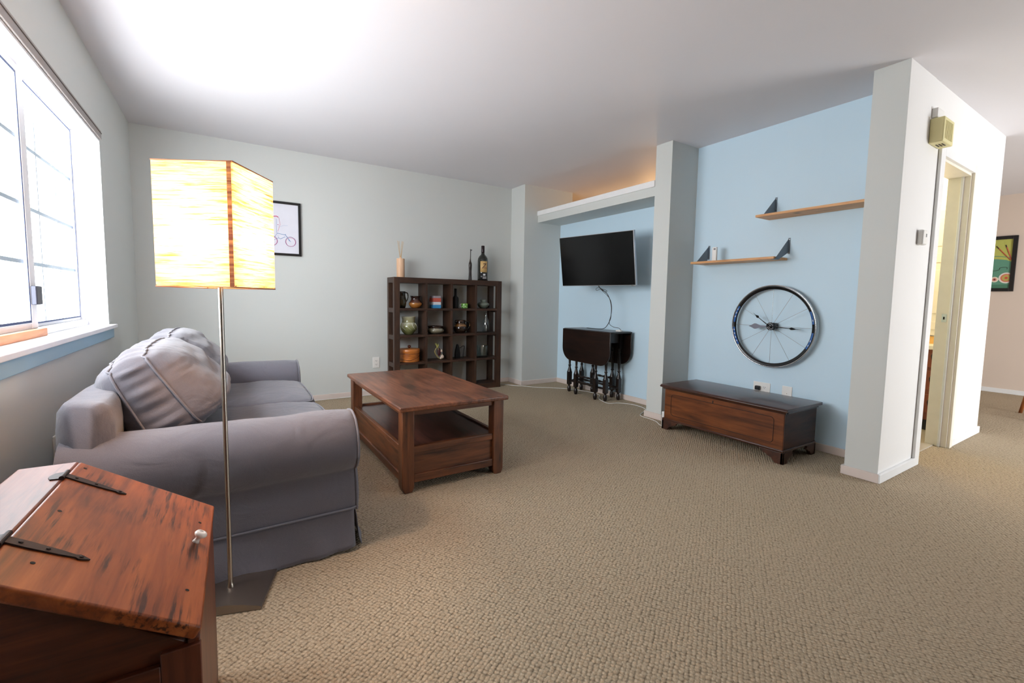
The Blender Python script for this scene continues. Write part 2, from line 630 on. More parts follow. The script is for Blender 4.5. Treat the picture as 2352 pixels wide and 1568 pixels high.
# unseen rear wall, set close and dark to cut fill, with patio door opening
w = MB().box(-.80, 2.6, -1.35, -1.2, 0, H).box(2.6, 2.75, YR, -1.2, 0, H).box(2.6, 4.7, YR - .15, YR, 0, H).box(6.6, XF, YR - .15, YR, 0, H).box(4.7, 6.6, YR - .15, YR, 2.1, H)
struct(w.build('wall_rear_blocker', paint('taupe_fill_cut_paint', rgb(96, 86, 80))))
struct(MB().box(XR + .14, XH - .125, YP1 + .07, 2.5, 0, .008).build('floor_bathroom', M['tile']))

# baseboards
BH, BT = .055, .014


def baseboard(name, mat, runs):
    w = MB()
    for x0, x1, y0, y1 in runs: w.box(x0, x1, y0, y1, 0, BH)
    return struct(w.build(name, mat, bevel=.003))


baseboard('baseboard_left', M['base'], [(XW, XW + BT, YR, YB)])
baseboard('baseboard_back', M['base'], [(XW + BT, XRET - BT, YB - BT, YB)])
baseboard('baseboard_return', M['base'], [(XRET - BT, XRET, YD - BT, YB), (XRET, XR - BT, YD - BT, YD)])
baseboard('baseboard_niche', M['base'], [(XR - BT, XR, YC2 + BT, YD)])
baseboard('baseboard_accent', M['base'], [(XR - BT, XR, YP2 + BT, YC1 - BT)])
baseboard('baseboard_column', M['base'], [(XC - BT, XC, YC1 - BT, YC2 + BT), (XC, XR, YC1 - BT, YC1), (XC, XR, YC2, YC2 + BT)])
baseboard('baseboard_pillar', M['base'], [(XC - BT, XC, YP1 - BT + .002, YP2 + BT), (XC, XR, YP2, YP2 + BT)])
baseboard('baseboard_hall', M['basew'], [(XC - BT + .001, DX0 + .004, YP1 - BT - .004, YP1 - .002), (DX1 + .048, XH + BT, YP1 - BT, YP1), (XH, XH + BT, YP1, 3.2)])
baseboard('baseboard_right', M['basew'], [(XF - BT, XF, YR, 3.2)])

# bathroom door frame
d = bpy.data.objects.new('door_1', None)
COL.objects.link(d)
struct(d)
B('casing', M['basew'], (DX0 - .078, DX0 + .004, YP1 - .018, YP1 - .0016, BH, DZ + .055), d, .002)
B('casing', M['cream'], (DX1 - .010, DX1 + .046, YP1 - .018, YP1, 0, DZ + .055), d, .002)
B('casing', M['basew'], (DX0 + .004, DX1 - .010, YP1 - .018, YP1, DZ, DZ + .055), d, .002)
B('jamb', M['cream'], (DX1 - .020, DX1 + .004, YP1, YH, 0, DZ), d, .002)
B('jamb', M['cream'], (DX0 - .004, DX0 + .006, YP1 - .001, YH, 0, DZ), d, .002)
B('head_jamb', M['cream'], (DX0 + .006, DX1 - .020, YP1, YH, DZ - .018, DZ), d, .002)
B('door_stop', M['basew'], (DX1 - .032, DX1 - .020, YP1 + .035, YP1 + .05, 0, DZ - .018), d, .002)
sp_ = B('strike_plate', M['chrome'], (DX1 - .0215, DX1 - .020, YP1 + .062, YP1 + .090, .945, 1.005), d)
B('latch_hole', M['black'], (DX1 - .0222, DX1 - .0214, YP1 + .072, YP1 + .082, .965, .985), sp_)

# bathroom: vanity, and solid panels standing in for a mirrored door, through the slit
v = thing('vanity', 'brown wooden bathroom vanity with pale countertop beyond the doorway', 'cabinet', (4.98, YH + .05, 0))
B('body', M['van'], (0, .24, 0, .9, .10, .70), v, .003)
B('toe_kick', M['black'], (.03, .24, 0, .9, .008, .10), v)
B('countertop', M['cream'], (-.02, .245, -.01, .9, .70, .735), v, .004)
B('backsplash', flat('orange_backsplash_tile', rgb(240, 190, 110), .3), (.235, .247, 0, .9, .735, .80), v)
for z0 in (.16, .36, .55):
    dr = B('drawer', M['van'], (-.012, 0, .015, .3, z0, z0 + (.16 if z0 < .5 else .12)), v, .003)
    MB().tube(cr([(-.012, .045, z0 + .05), (-.035, .048, z0 + .065), (-.035, .055, z0 + .1), (-.012, .055, z0 + .115)], 6), .005).build('handle', M['iron'], dr, smooth=True)
pd = bpy.data.objects.new('mirrored_door_panels', None)
COL.objects.link(pd)
pd.location = (5.20, YH + .015, 0)
struct(pd)
w = MB().box(0, .028, 0, .75, .81, 1.885)
w.build('leaf', M['cream'], pd, .002)
w = MB()
for z0, z1 in ((.86, .93), (1.0, 1.38), (1.44, 1.52), (1.58, 1.82)):
    w.box(-.008, 0, .06, .34, z0, z1)
    w.box(-.008, 0, .41, .69, z0, z1)
w.build('raised_panel', M['cream'], pd, .006)

# ------------------------------------------------------------------ window
wn = bpy.data.objects.new('window_1', None)
COL.objects.link(wn)
struct(wn)
XG = -.757


def frame_rect(w, x0, x1, y0, y1, z0, z1, t):
    w.box(x0, x1, y0, y0 + t, z0, z1).box(x0, x1, y1 - t, y1, z0, z1).box(x0, x1, y0 + t, y1 - t, z0, z0 + t).box(x0, x1, y0 + t, y1 - t, z1 - t, z1)
    return w


frame_rect(MB(), XG - .03, XG + .02, WY0, WY1, WZ0, WZ1, .022).build('window_frame', M['winwhite'], wn, .002)
B('track', M['alu'], (XG - .02, XG + .035, WY0 + .02, WY1 - .006, WZ0 + .004, WZ0 + .04), wn, .003)
sh = frame_rect(MB(), XG - .008, XG + .006, 2.86, WY1 - .024, WZ0 + .04, WZ1 - .014, .016).build('sash', M['alu'], wn, .002)
B('pane', M['pane'], (XG - .002, XG, 2.87, WY1 - .035, WZ0 + .05, WZ1 - .03), sh)
sl = frame_rect(MB(), XG + .008, XG + .026, 1.93, 2.885, WZ0 + .04, WZ1 - .02, .028).build('sash', M['winwhite'], wn, .002)
B('pane', M['pane'], (XG + .015, XG + .017, 1.95, 2.86, WZ0 + .06, WZ1 - .04), sl)
B('stile', M['winwhite'], (XG + .006, XG + .03, 2.835, 2.905, WZ0 + .04, WZ1 - .02), wn, .004)
B('stile', M['winwhite'], (XG - .01, XG + .03, 1.90, 1.955, WZ0 + .04, WZ1 - .014), wn, .004)
B('pane', M['pane'], (XG - .002, XG, WY0 + .02, 1.90, WZ0 + .04, WZ1 - .02), wn)
B('lock', flat('dark_lock', rgb(70, 72, 84), .4, .4), (XG + .03, XG + .05, 2.83, 2.905, 1.00, 1.085), wn, .004)
w = MB()
for z in (1.19, 1.445, 1.727): w.box(XG - .012, XG - .006, 2.87, WY1 - .03, z - .009, z + .009)
for y in (3.165, 3.455): w.box(XG - .011, XG - .007, y - .007, y + .007, WZ0 + .05, WZ1 - .03)
w.build('muntin', flat('grey_muntin', rgb(180, 194, 208), .5), wn)
w = MB()
for z in (1.19, 1.445, 1.727): w.box(XG + .009, XG + .013, 1.95, 2.84, z - .009, z + .009)
for y in (2.24, 2.55): w.box(XG + .010, XG + .012, y - .006, y + .006, WZ0 + .06, WZ1 - .04)
w.build('muntin', flat('grey_muntin_near', rgb(180, 194, 208), .5), wn)
B('jamb_lining', M['winwhite'], (XG + .02, XW + .001, WY1 - .004, WY1, WZ0, WZ1), wn)
B('jamb_lining', M['winwhite'], (XG + .02, XW + .001, WY0, WY0 + .004, WZ0, WZ1), wn)
B('jamb_lining', M['winwhite'], (XG + .02, XW + .001, WY0, WY1, WZ1 - .004, WZ1), wn)
struct(B('trim_2', M['winwhite'], (XG + .02, XW + .035, WY0 - .07, WY1 + .055, WZ0 - .018, WZ0 + .006), bevel=.004))
struct(B('trim_3', paint('window_apron_blue', rgb(158, 192, 212)), (XW, XW + .018, WY0 - .05, WY1 + .035, WZ0 - .078, WZ0 - .018), bevel=.003))
gk = flat('blue_grey_gasket', rgb(44, 62, 104), .6)
frame_rect(MB(), XG + .0055, XG + .0075, 2.875, WY1 - .040, WZ0 + .056, WZ1 - .030, .008).build('gasket', gk, sh)
frame_rect(MB(), XG + .026, XG + .0275, 1.958, 2.838, WZ0 + .068, WZ1 - .048, .011).build('gasket', gk, sl)
# security bar of wood lying in the track
tag(B('wooden_security_bar', M['pinebar'], (XG + .035, XG + .06, 1.94, 2.90, WZ0 + .005, WZ0 + .042), bevel=.004), 'pale wooden bar lying in the window track on the sill', 'security bar')
# blind head rail at the top of the opening
bl = thing('blind', 'raised white window blind with brown head rail above the window', 'blind', (XW, 2.637, WZ1))
B('head_rail', flat('taupe_headrail', rgb(158, 150, 146), .5), (-.045, .014, -1.128, 1.128, -.052, .0), bl, .003)
B('stacked_slats', M['winwhite'], (-.047, .004, -1.123, 1.123, -.066, -.052), bl, .002)
MB().box(.0141, .0165, -1.128, 1.128, -.018, -.014).build('groove', flat('groove_brown', rgb(96, 86, 82), .6), bl)
MB().tube(cr([(-.03, 1.103, -.06), (-.032, 1.103, -.5), (-.028, 1.083, -.95), (-.03, 1.053, -1.12), (-.04, 1.00, -1.18)], 8), .0014, 6).build('cord', M['winwhite'], bl, smooth=True)

# unseen window behind the camera, opening sized to light the hall wall
for i, (loc, ax, dims) in enumerate((('window_2', 'y', (4.7, 6.6, 0.0, 2.1)),)):
    e = bpy.data.objects.new(loc, None)
    COL.objects.link(e)
    struct(e)
    a0, a1, z0, z1 = dims
    if ax == 'x':
        frame_rect(MB(), XG - .03, XG + .02, a0, a1, z0, z1, .03).build('window_frame', M['winwhite'], e)
        B('stile', M['winwhite'], (XG - .01, XG + .02, (a0 + a1) / 2 - .03, (a0 + a1) / 2 + .03, z0, z1), e)
        B('pane', M['pane'], (XG - .002, XG, a0 + .03, a1 - .03, z0 + .03, z1 - .03), e)
    else:
        w = MB()
        yy = YR - .1
        w.box(a0, a0 + .05, yy, yy + .05, z0, z1).box(a1 - .05, a1, yy, yy + .05, z0, z1).box(a0, a1, yy, yy + .05, z0, .05).box(a0, a1, yy, yy + .05, z1 - .05, z1)
        w.box((a0 + a1) / 2 - .04, (a0 + a1) / 2 + .04, yy, yy + .05, z0, z1)
        w.build('window_frame', M['winwhite'], e)
        B('pane', M['pane'], (a0 + .05, a1 - .05, yy + .02, yy + .024, .05, z1 - .05), e)


# ------------------------------------------------------------------ sofa
def pillow(L, Hh_, gf, gb, bf, bb, nu=44, nv=32, seed=0, wr=.006, corner=.16, sag=0.0):
    """u along L, v along height, w thickness. Returns position function pieces in local (u,v,w)."""
    a, b = L / 2, Hh_ / 2

    def outline(u, v):
        return (a * u * (1 - corner * .5 * v ** 4 * abs(u) ** 3), b * v * (1 - corner * .5 * abs(u) ** 4 * abs(v) ** 3 * a / b * .8))

    def wrk(u, v, s):
        d = min(1 - abs(u), 1 - abs(v))
        p = (v if (1 - abs(u)) < (1 - abs(v)) else u)
        e = math.exp(-d / .22)
        n1 = noise.noise(Vector((u * 3 + seed, v * 3, s)))
        r = math.sin(p * (30 if abs(u) < abs(v) else 24) + 12 * n1 + seed) * e * (.5 + .9 * abs(noise.noise(Vector((u * 2.3, v * 2.3, seed + s)))))
        return wr * (r * min(1, d * 14) + 2.2 * noise.noise(Vector((u * 1.7 + seed, v * 2.6, 3 + s))) * (1 - abs(u) ** 6) * (1 - abs(v) ** 6))

    def g(v, front):
        t = (v + 1) / 2
        q = gf if front else gb
        return q[0] * (1 - t) + q[1] * t

    def f(u, v):
        x, y = outline(u, v)
        h = bf * (max(0, (1 - u ** 4)) * max(0, (1 - v ** 4))) ** .55 * (1 - sag * v)
        return Vector((x, y, g(v, 1) + h + wrk(u, v, 0)))

    def k(u, v):
        x, y = outline(u, v)
        h = bb * (max(0, (1 - u ** 4)) * max(0, (1 - v ** 4))) ** .55 * (1 + sag * v)
        return Vector((x, y, -g(v, 0) - h - wrk(u, v, 7)))

    def border(t):
        t = t % 1 * 4
        i = int(t)
        q = (t - i) * 2 - 1
        return ((q, -1), (1, q), (-q, 1), (-1, -q))[i]

    return f, k, border


def make_cushion(name, parent, mtx, L, Hh_, gf, gb, bf, bb, seed, sag=0.0, wr=.006, zig=0.0):
    f, k, border = pillow(L, Hh_, gf, gb, bf, bb, seed=seed, sag=sag, wr=wr)
    w = MB()
    nu, nv = 48, 36
    w.grid(lambda s, t: mtx @ f(s * 2 - 1, t * 2 - 1), nu, nv)
    w.grid(lambda s, t: mtx @ k(s * 2 - 1, t * 2 - 1), nu, nv)

    def gus(s, t):
        # resample the four borders at exactly the grid points
        n = 2 * (nu + nv)
        i = round(s * n) % n
        if i < nu: u, v = i / nu * 2 - 1, -1
        elif i < nu + nv: u, v = 1, (i - nu) / nv * 2 - 1
        elif i < 2 * nu + nv: u, v = 1 - (i - nu - nv) / nu * 2, 1
        else: u, v = -1, 1 - (i - 2 * nu - nv) / nv * 2
        A, Bk = f(u, v), k(u, v)
        p = A.lerp(Bk, t)
        o = Vector((u if abs(u) > .98 else 0, v if abs(v) > .98 else 0, 0))
        if o.length: o.normalize()
        ph = (s * 4 * 9)
        amp = math.sin(PI * t)
        return mtx @ (p + o * (amp * (.016 + .006 * math.sin(ph * 2.3 + seed) + .005 * math.sin(ph * 6.1))))

    w.grid(gus, 2 * (nu + nv), 6, closeu=True)
    o = w.build(name, M['sofa'], parent, smooth=True, weld=True)
    pw = MB()
    for fn in (f, k):
        path = []
        N = 160
        for i in range(N):
            u, v = border(i / N)
            p = fn(u, v)
            c = Vector((p.x, p.y, 0)).normalized()
            z = zig * (math.sin(i * 1.9 + seed) + math.sin(i * .83)) if v > .95 else 0
            path.append(mtx @ (p + c * .004 + Vector((0, 0, z))))
        pw.tube(path, .0042, 6, closed=True)
    pw.build('piping', M['pipe'], o, smooth=True)
    return o


sofa = thing('sofa', 'grey slipcovered two-seat sofa with rolled arms under the window', 'sofa', (0, 2.87, 0))
SY = -2.87
XS0, XS1 = -.46, .44


def arm(yc, sgn, nm_lab=None):
    """sgn=-1: outer side towards -y"""
    R_, zc = .138, .440
    prof = [(-.095, .165), (-.098, .22), (-.096, .27)]
    for i in range(0, 19):
        a = math.radians(238 - i * (248 / 18))
        prof.append((R_ * math.cos(a) * 1.0, zc + R_ * math.sin(a)))
    prof += [(.112, .36), (.108, .26), (.108, .165)]
    n = len(prof)
    w = MB()
    nx = 46

    def P(s, t):
        i = min(int(round(t * (n - 1))), n - 1)
        y, z = prof[i]
        x = XS0 + (XS1 - XS0) * s
        # droop and fold noise
        q = noise.noise(Vector((x * 2.2, z * 5, yc))) * .010
        q += noise.noise(Vector((x * 9, z * 7 + x * 4, yc + 3))) * .0035
        e = math.exp(-(XS1 - x) / .05)
        dx = 0
        rr = Vector((y, z - zc))
        if z > .25:
            fr = math.exp(-(XS1 - x) / .16)
            fold = .030 * fr * math.sin(i * 1.15 + (XS1 - x) * 14 + 1) * abs(noise.noise(Vector((x * 6, i * .35, 2 + yc)))) * 2
            sagl = .030 * noise.noise(Vector((x * 3.5, i * .22 + x * 2, 9 + yc))) + .016 * noise.noise(Vector((x * 8 + i * .4, i * .5, 5 + yc)))
            rr = rr * (1 - .05 * e + q * 3 + fold + sagl)
        else:
            rr = Vector((rr.x + q, rr.y))
        lift = .012 * math.exp(-(x - XS0) / .12)
        return Vector((x + dx, yc + (rr.x * (1 if sgn < 0 else -1)) - 2.87, zc + rr.y + lift))
    V = w.grid(P, nx, n - 1)
    # front face: domed panel
    last = V[-1]
    cen = w.bm.verts.new((XS1 + .012, yc - 2.87, .36))
    mid = [w.bm.verts.new(v_.co.lerp(cen.co, .12) + Vector((.012, 0, 0))) for v_ in last]
    for i in range(n - 1):
        w.bm.faces.new((last[i], last[i + 1], mid[i + 1], mid[i]))
        w.bm.faces.new((mid[i], mid[i + 1], cen))
    w.bm.faces.new((last[-1], last[0], mid[0], mid[-1]))
    w.bm.faces.new((mid[-1], mid[0], cen))
    o = w.build('armrest', M['sofa'], sofa, smooth=True)
    path = [P(1.0, i / (n - 1)) + Vector((.004, 0, 0)) for i in range(n)]
    pw = MB().tube(cr(path, 3), .0048, 6)
    pw.build('piping', M['pipe'], o, smooth=True)
    return o


arm(1.993, -1)
arm(3.752, 1)
# body under the cushions
w = MB()


def bodyP(s, t):
    y = 2.08 + (3.66 - 2.08) * s - 2.87
    z = .165 + .15 * t
    return Vector((.405 + .006 * noise.noise(Vector((y * 3, z * 6, 1))), y, z))


w.grid(bodyP, 40, 6)
w.box(XS0 + .02, .40, 1.95 + SY, 3.79 + SY, .06, .31)
w.build('seat_base', M['sofa'], sofa, smooth='auto')

# back frame, soft rounded slab
w = MB()


def backP(s, t):
    # cross-section in x,z around, swept along y
    y0, y1 = 1.925, 3.815
    ang = t * 2 * PI
    k = 7.0
    cx, cz, hx, hz = -.398, .372, .072, .325
    c, s_ = math.cos(ang), math.sin(ang)
    r = (abs(c) ** k + abs(s_) ** k) ** (-1 / k)
    e = min(s, 1 - s) * (y1 - y0)
    q = min(1, math.sqrt(max(0, 1 - (1 - min(1, e / .05)) ** 2))) if e < .05 else 1
    x = cx + hx * c * r * (.55 + .45 * q)
    z = cz + hz * s_ * r * (1 - .05 * (1 - q))
    y = y0 + (y1 - y0) * s
    n_ = noise.noise(Vector((x * 5, y * 4, z * 9))) * .012 + noise.noise(Vector((x * 3, y * 3 + z * 12, z * 18))) * .012
    return Vector((x + n_ * c, y - 2.87 + (n_ * 1.6 if s < .06 else 0), z + n_ * s_ + .018 * math.exp(-(y - y0) / .35) * (z - .1)))


V = w.grid(backP, 60, 40)
for row, rev in ((V[0], 1), (V[-1], 0)):
    cen = sum((v_.co for v_ in row[:-1]), Vector()) / (len(row) - 1)
    cv = w.bm.verts.new(cen + Vector((0, -.012 if rev else .012, 0)))
    for i in range(len(row) - 1): w.bm.faces.new((row[i], row[i + 1], cv))
w.build('back_frame', M['sofa'], sofa, smooth=True, weld=True)

# skirt: side and front panels with an open corner pleat
w = MB()


def skirt(p0, p1, nrm, seed, flare=.035, end=.0):
    p0, p1, nrm = Vector(p0), Vector(p1), Vector(nrm)
    L_ = (p1 - p0).length

    def P(s, t):
        b = p0.lerp(p1, s)
        drop = 1 - t
        wv = (noise.noise(Vector((s * L_ * 5, seed, t * .7))) * .042 + noise.noise(Vector((s * L_ * 11, seed + 4, t))) * .020) * drop
        hem = .004 + .010 * max(0, noise.noise(Vector((s * L_ * 3, seed + 9, 0)))) + .018 * end * math.exp(-(1 - s) * L_ / .07)
        z = hem + (.175 - hem) * t
        o = nrm * (flare * drop ** 1.3 + wv)
        return Vector((b.x + o.x, b.y + o.y - 2.87, z))
    w.grid(P, int(L_ * 60), 10)


skirt((XS0, 1.893, 0), (XS1 - .010, 1.893, 0), (0, -1, 0), 1, .024, 1)
skirt((XS1 - .002, 1.905, 0), (XS1 - .002, 3.835, 0), (1, 0, 0), 5, .026)
skirt((XS0, 3.848, 0), (XS1 - .004, 3.848, 0), (0, 1, 0), 8, .025)
w.build('skirt', M['sofa'], sofa, smooth=True, solid=.003)
pw = MB()
pw.tube([(XS0, 1.889 + SY, .176), (.0, 1.887 + SY, .176), (XS1 - .02, 1.888 + SY, .178), (XS1 + .004, 1.90 + SY, .178), (XS1 + .008, 1.95 + SY, .178), (XS1 + .006, 3.80 + SY, .178), (XS1 - .01, 3.855 + SY, .178), (XS0, 3.855 + SY, .178)], .0045, 8)
pw.build('piping', M['pipe'], sofa, smooth=True)


def basis(o, u, v, w_):
    mt = Matrix((u, v, w_)).transposed().to_4x4()
    mt.translation = Vector(o)
    return mt


# seat cushions (u = y, v = x, w = up)
for i, yc in enumerate((2.475, 3.245)):
    make_cushion('seat_cushion', sofa, basis((.105, yc + SY, .382), Vector((0, 1, 0)), Vector((1, 0, 0)), Vector((0, 0, 1))), .765, .67, (.055, .050), (.07, .07), .036, .0, 3 + i * 7, wr=.004)
# back cushions (u = y, v = leaning up, w = front)
ln = math.radians(27)
uv = Vector((-math.sin(ln), 0, math.cos(ln)))
nv_ = Vector((math.cos(ln), 0, math.sin(ln)))
for i, yc in enumerate((2.51, 3.30)):
    ln = math.radians(27 - i * 2)
    uv = Vector((-math.sin(ln), 0, math.cos(ln)))
    nv_ = Vector((math.cos(ln), 0, math.sin(ln)))
    make_cushion('back_cushion', sofa, basis((-.245, yc + SY, .655), Vector((0, 1, 0)), uv, nv_), .77, .36, (.085, .06), (.075, .055), .125, .085, 11 + i * 5, sag=.35, wr=.0078, zig=.0045)

# ------------------------------------------------------------------ floor lamp
LX, LY = -.014, 1.805
lp = thing('floor_lamp', 'lit floor lamp with square crinkled paper shade and steel pole', 'lamp', (LX, LY, 0))
# bowed square base plate
rz = Matrix.Rotation(math.radians(-17.5), 4, 'Z')
w = MB()
NB = 16
hb, hc = .124, .108


def baseP(z_off):
    return lambda s, t: rz @ Vector(((s * 2 - 1) * hb, (t * 2 - 1) * hc, z_off + .020 * (1 - (s * 2 - 1) ** 2)))


A_ = w.grid(baseP(.012), NB, 2)
B_ = w.grid(lambda s, t: rz @ Vector(((s * 2 - 1) * hb, (t * 2 - 1) * hc, .002)), NB, 2)
for j in (0, 2):
    for i in range(NB): w.bm.faces.new((A_[i][j], A_[i + 1][j], B_[i + 1][j], B_[i][j]))
for i in (0, NB):
    for j in range(2): w.bm.faces.new((A_[i][j], A_[i][j + 1], B_[i][j + 1], B_[i][j]))
w.build('base', flat('dark_brushed_steel', rgb(150, 140, 134), .42, 1.0), lp, smooth='auto')
MB().lathe([(.011, .02), (.012, .036), (.0095, .042), (.0075, .05), (.0075, 1.145), (.014, 1.147), (.018, 1.185), (.012, 1.20)], 20).build('pole', M['steel'], lp, smooth='auto')
# shade: four crinkled paper walls
ZS0, ZS1 = 1.083, 1.4635
ang = math.radians(-31)
hs = .1208
w = MB()
cor = []
for i in range(4):
    a = ang + math.radians(-90 - 45 + 90 * i) + math.radians(0)
    cor.append(Vector((math.cos(a), math.sin(a), 0)) * hs * math.sqrt(2))


def shadeP(s, t):
    k = s * 4
    i = min(int(k), 3)
    q = k - i
    p = cor[i].lerp(cor[(i + 1) % 4], q)
    n_ = (cor[i] + cor[(i + 1) % 4]).normalized()
    z = ZS0 + (ZS1 - ZS0) * t
    bowed = -.004 * math.sin(PI * q) * 1.0
    cz = noise.noise(Vector((p.x * 5, p.y * 5, z * 70))) * .0016
    return p * 1.0 + n_ * (bowed + cz * math.sin(PI * min(q, 1))) + Vector((-.006 * (t - .5) * 0, 0, z))


w.grid(shadeP, 96, 90)
w.build('lamp_shade', M['paper'], lp, smooth='auto', weld=True)
w = MB()
k_ = NT('shade_seam_paper')
k_.b.inputs['Base Color'].default_value = rgb(214, 140, 74)
dd = k_.n('ShaderNodeBsdfTranslucent')
vz = k_.noise(k_.coord((1, 1, 45)), 2, 3)
cc = k_.ramp(vz, [(.4, rgb(158, 84, 34)), (.62, rgb(224, 160, 80))])
k_.l(cc, dd.inputs[0])
k_.l(cc, k_.b.inputs['Base Color'])
mm = k_.n('ShaderNodeMixShader')
mm.inputs[0].default_value = .35
k_.l(k_.b.outputs[0], mm.inputs[1])
k_.l(dd.outputs[0], mm.inputs[2])
k_.l(mm.outputs[0], k_.out.inputs[0])
# the seam tape lies just inside the corner nearest the viewer, rims top and bottom
near_i = min(range(4), key=lambda i: cor[i].y)
c0, cL = cor[near_i], cor[near_i - 1]
dL = (cL - c0).normalized()
nn = (c0 + cL).normalized()
pA, pB = c0 + dL * .003 + nn * .0025, c0 + dL * .0165 + nn * .0025
vs = [w.bm.verts.new((p.x, p.y, z)) for p, z in ((pA, ZS0), (pB, ZS0), (pB, ZS1), (pA, ZS1))]
w.bm.faces.new(vs)
w.build('seam_tape', k_.m, lp, solid=.0008)
for z in (ZS0, ZS1):
    MB().tube([Vector((c.x, c.y, z)) for c in cor], .0022, 6, closed=True).build('wire_rim', flat('rim_brown', rgb(170, 110, 70), .6), lp)
w = MB()
for i in range(4): w.tube([(0, 0, 1.18), (cor[i].x, cor[i].y, ZS0 + .004)], .0016, 6)
w.build('shade_carrier', M['steel'], lp)
kb = NT('lit_bulb')
eb = kb.n('ShaderNodeEmission')
eb.inputs[0].default_value = (1, .74, .45, 1)
eb.inputs[1].default_value = 40
tb = kb.n('ShaderNodeBsdfTransparent')
xb = kb.n('ShaderNodeMixShader')
xb.inputs[0].default_value = .15
kb.l(tb.outputs[0], xb.inputs[1])
kb.l(eb.outputs[0], xb.inputs[2])
kb.l(xb.outputs[0], kb.out.inputs[0])
bulb = MB().lathe([(.013, 1.200), (.014, 1.218), (.026, 1.238), (.030, 1.258), (.026, 1.282), (.012, 1.298), (.0005, 1.301)], 20).build('bulb', kb.m, lp, smooth=True)
light('POINT', 'lamp_light', (LX, LY, 1.255), 19, (1.0, .58, .30), .024)

# ------------------------------------------------------------------ slant-lid box (foreground)
bx = thing('slant_lid_box', 'old reddish pine box with sloping lid, strap hinges and porcelain knob', 'box', (-.05, 0.914, 0), math.radians(-1.0))
XHG, ZT, ZF = -.268, .6545, .480     # hinge line x (local), top z, lid front z
YL = .530
DEP = -.372
prof = [(DEP + .012, .0), (-.022, .0), (-.022, ZF - .034), (XHG, ZT - .024), (DEP + .012, ZT - .024)]
w = MB().prism(prof, 'y', .022, .040)
w.build('side_panel', M['boxs'], bx, .002)
w = MB().prism(prof, 'y', YL - .04, YL - .022)
w.build('side_panel', M['boxs'], bx, .002)
B('front_panel', M['boxz'], (-.024, -.006, .018, YL - .018, .0, ZF - .026), bx, .002)
B('back_panel', M['boxs'], (DEP + .006, DEP + .022, .022, YL - .022, 0, ZT - .024), bx)
B('corner_post', M['boxz'], (-.062, -.004, .010, .022, 0, ZF - .034), bx, .002)
B('side_rail', M['boxs'], (DEP + .012, -.062, .010, .022, .22, .425), bx, .002)
B('top_board', M['lidtop'], (DEP, XHG, 0, YL, ZT - .024, ZT), bx, .004)
# lid, sloping down to the front
sl_a = math.atan2(ZT - ZF, -XHG)
LL = math.hypot(ZT - ZF, XHG)
LM = Matrix.Translation((XHG, 0, ZT)) @ Matrix.Rotation(sl_a, 4, 'Y')
lidw = MB().box(.0015, LL, 0, YL, -.024, 0)
lid = lidw.build('lid', M['lid'], bx, .005, seg=3)
lid.matrix_local = LM
# strap hinges
for yy in (.120, .427):
    hw = MB()
    out = [(-.002, -.010), (.03, -.0105), (.075, -.0075), (.098, -.0042), (.104, -.0075), (.110, -.0055), (.120, 0), (.110, .0055), (.104, .0075), (.098, .0042), (.075, .0075), (.03, .0105), (-.002, .010)]
    hw.prism([(a, b + yy) for a, b in out], 'z', .0003, .0028)
    for a in (.02, .058, .106): hw.lathe([(.0035, .0028), (.003, .0045), (.001, .005)], 10, (a, yy, 0))
    hg = hw.build('strap_hinge', M['iron'], lid)
    gw = MB()
    gw.lathe([(.0045, -.022), (.0045, .022)], 12, (XHG - .001, yy, ZT + .003), 'y')
    gw.prism([(XHG - .004, yy - .022), (XHG - .004, yy + .022), (XHG - .020, yy + .020), (XHG - .026, yy + .005), (XHG - .026, yy - .005), (XHG - .020, yy - .020)], 'z', ZT + .0003, ZT + .0028)
    gw.build('hinge_plate', M['iron'], bx)
# holes and knob
nh = flat('dark_nail_hole', rgb(20, 14, 12), .8)
for a, b in ((.035, .265), (.052, .075), (.285, .10), (.288, .40), (.02, .50)): MB().lathe([(.0036, .0002), (.0036, .0006)], 12, (a, b, 0)).build('nail_hole', nh, lid)
MB().lathe([(.008, 0), (.006, .004), (.0055, .010), (.012, .015), (.0135, .019), (.011, .0235), (.003, .025), (.0028, .0235), (.0005, .0235)], 24, (LL - .034, .298, 0)).build('knob', M['porcelain'], lid, smooth=True)

# ------------------------------------------------------------------ coffee table
ct = thing('coffee_table', 'dark stained wooden coffee table with open shelf and boxed base', 'table', (.752, 2.262, 0))
TX, TY, TZ = .672, 1.225, .482
B('tabletop', M['ctop'], (0, TX, 0, TY, TZ - .026, TZ), ct, .007, seg=3)
for x0 in (.020, TX - .020 - .068):
    for y0 in (.026, TY - .026 - .068):
        w = MB()
        x1, y1 = x0 + .068, y0 + .068
        w.prism([(x0 + .012, 0), (x1 - .012, 0), (x1, .03), (x1, TZ - .026), (x0, TZ - .026), (x0, .03)], 'y', y0, y1)
        w.build('leg', M['ctz'], ct, .004)
i0, i1 = .030, .024
for y0 in (.040, TY - .040 - .022): B('apron', M['ctx'], (.088, TX - .088, y0, y0 + .022, TZ - .058, TZ - .026), ct, .002)
for x0 in (.032, TX - .032 - .022): B('apron', M['cty'], (x0, x0 + .022, .094, TY - .094, TZ - .058, TZ - .026), ct, .002)
B('shelf', M['ctshelf'], (.04, TX - .04, .05, TY - .05, .222, .240), ct, .002)
for y0 in (.036, TY - .036 - .026): B('shelf_rail', M['ctx'], (.088, TX - .088, y0, y0 + .026, .215, .252), ct, .003)
for x0 in (.028, TX - .028 - .026): B('shelf_rail', M['cty'], (x0, x0 + .026, .094, TY - .094, .215, .252), ct, .003)
for y0 in (.046, TY - .046 - .014): B('panel', M['ctx'], (.088, TX - .088, y0, y0 + .014, .095, .215), ct)
for x0 in (.038, TX - .038 - .014): B('panel', M['cty'], (x0, x0 + .014, .094, TY - .094, .095, .215), ct)
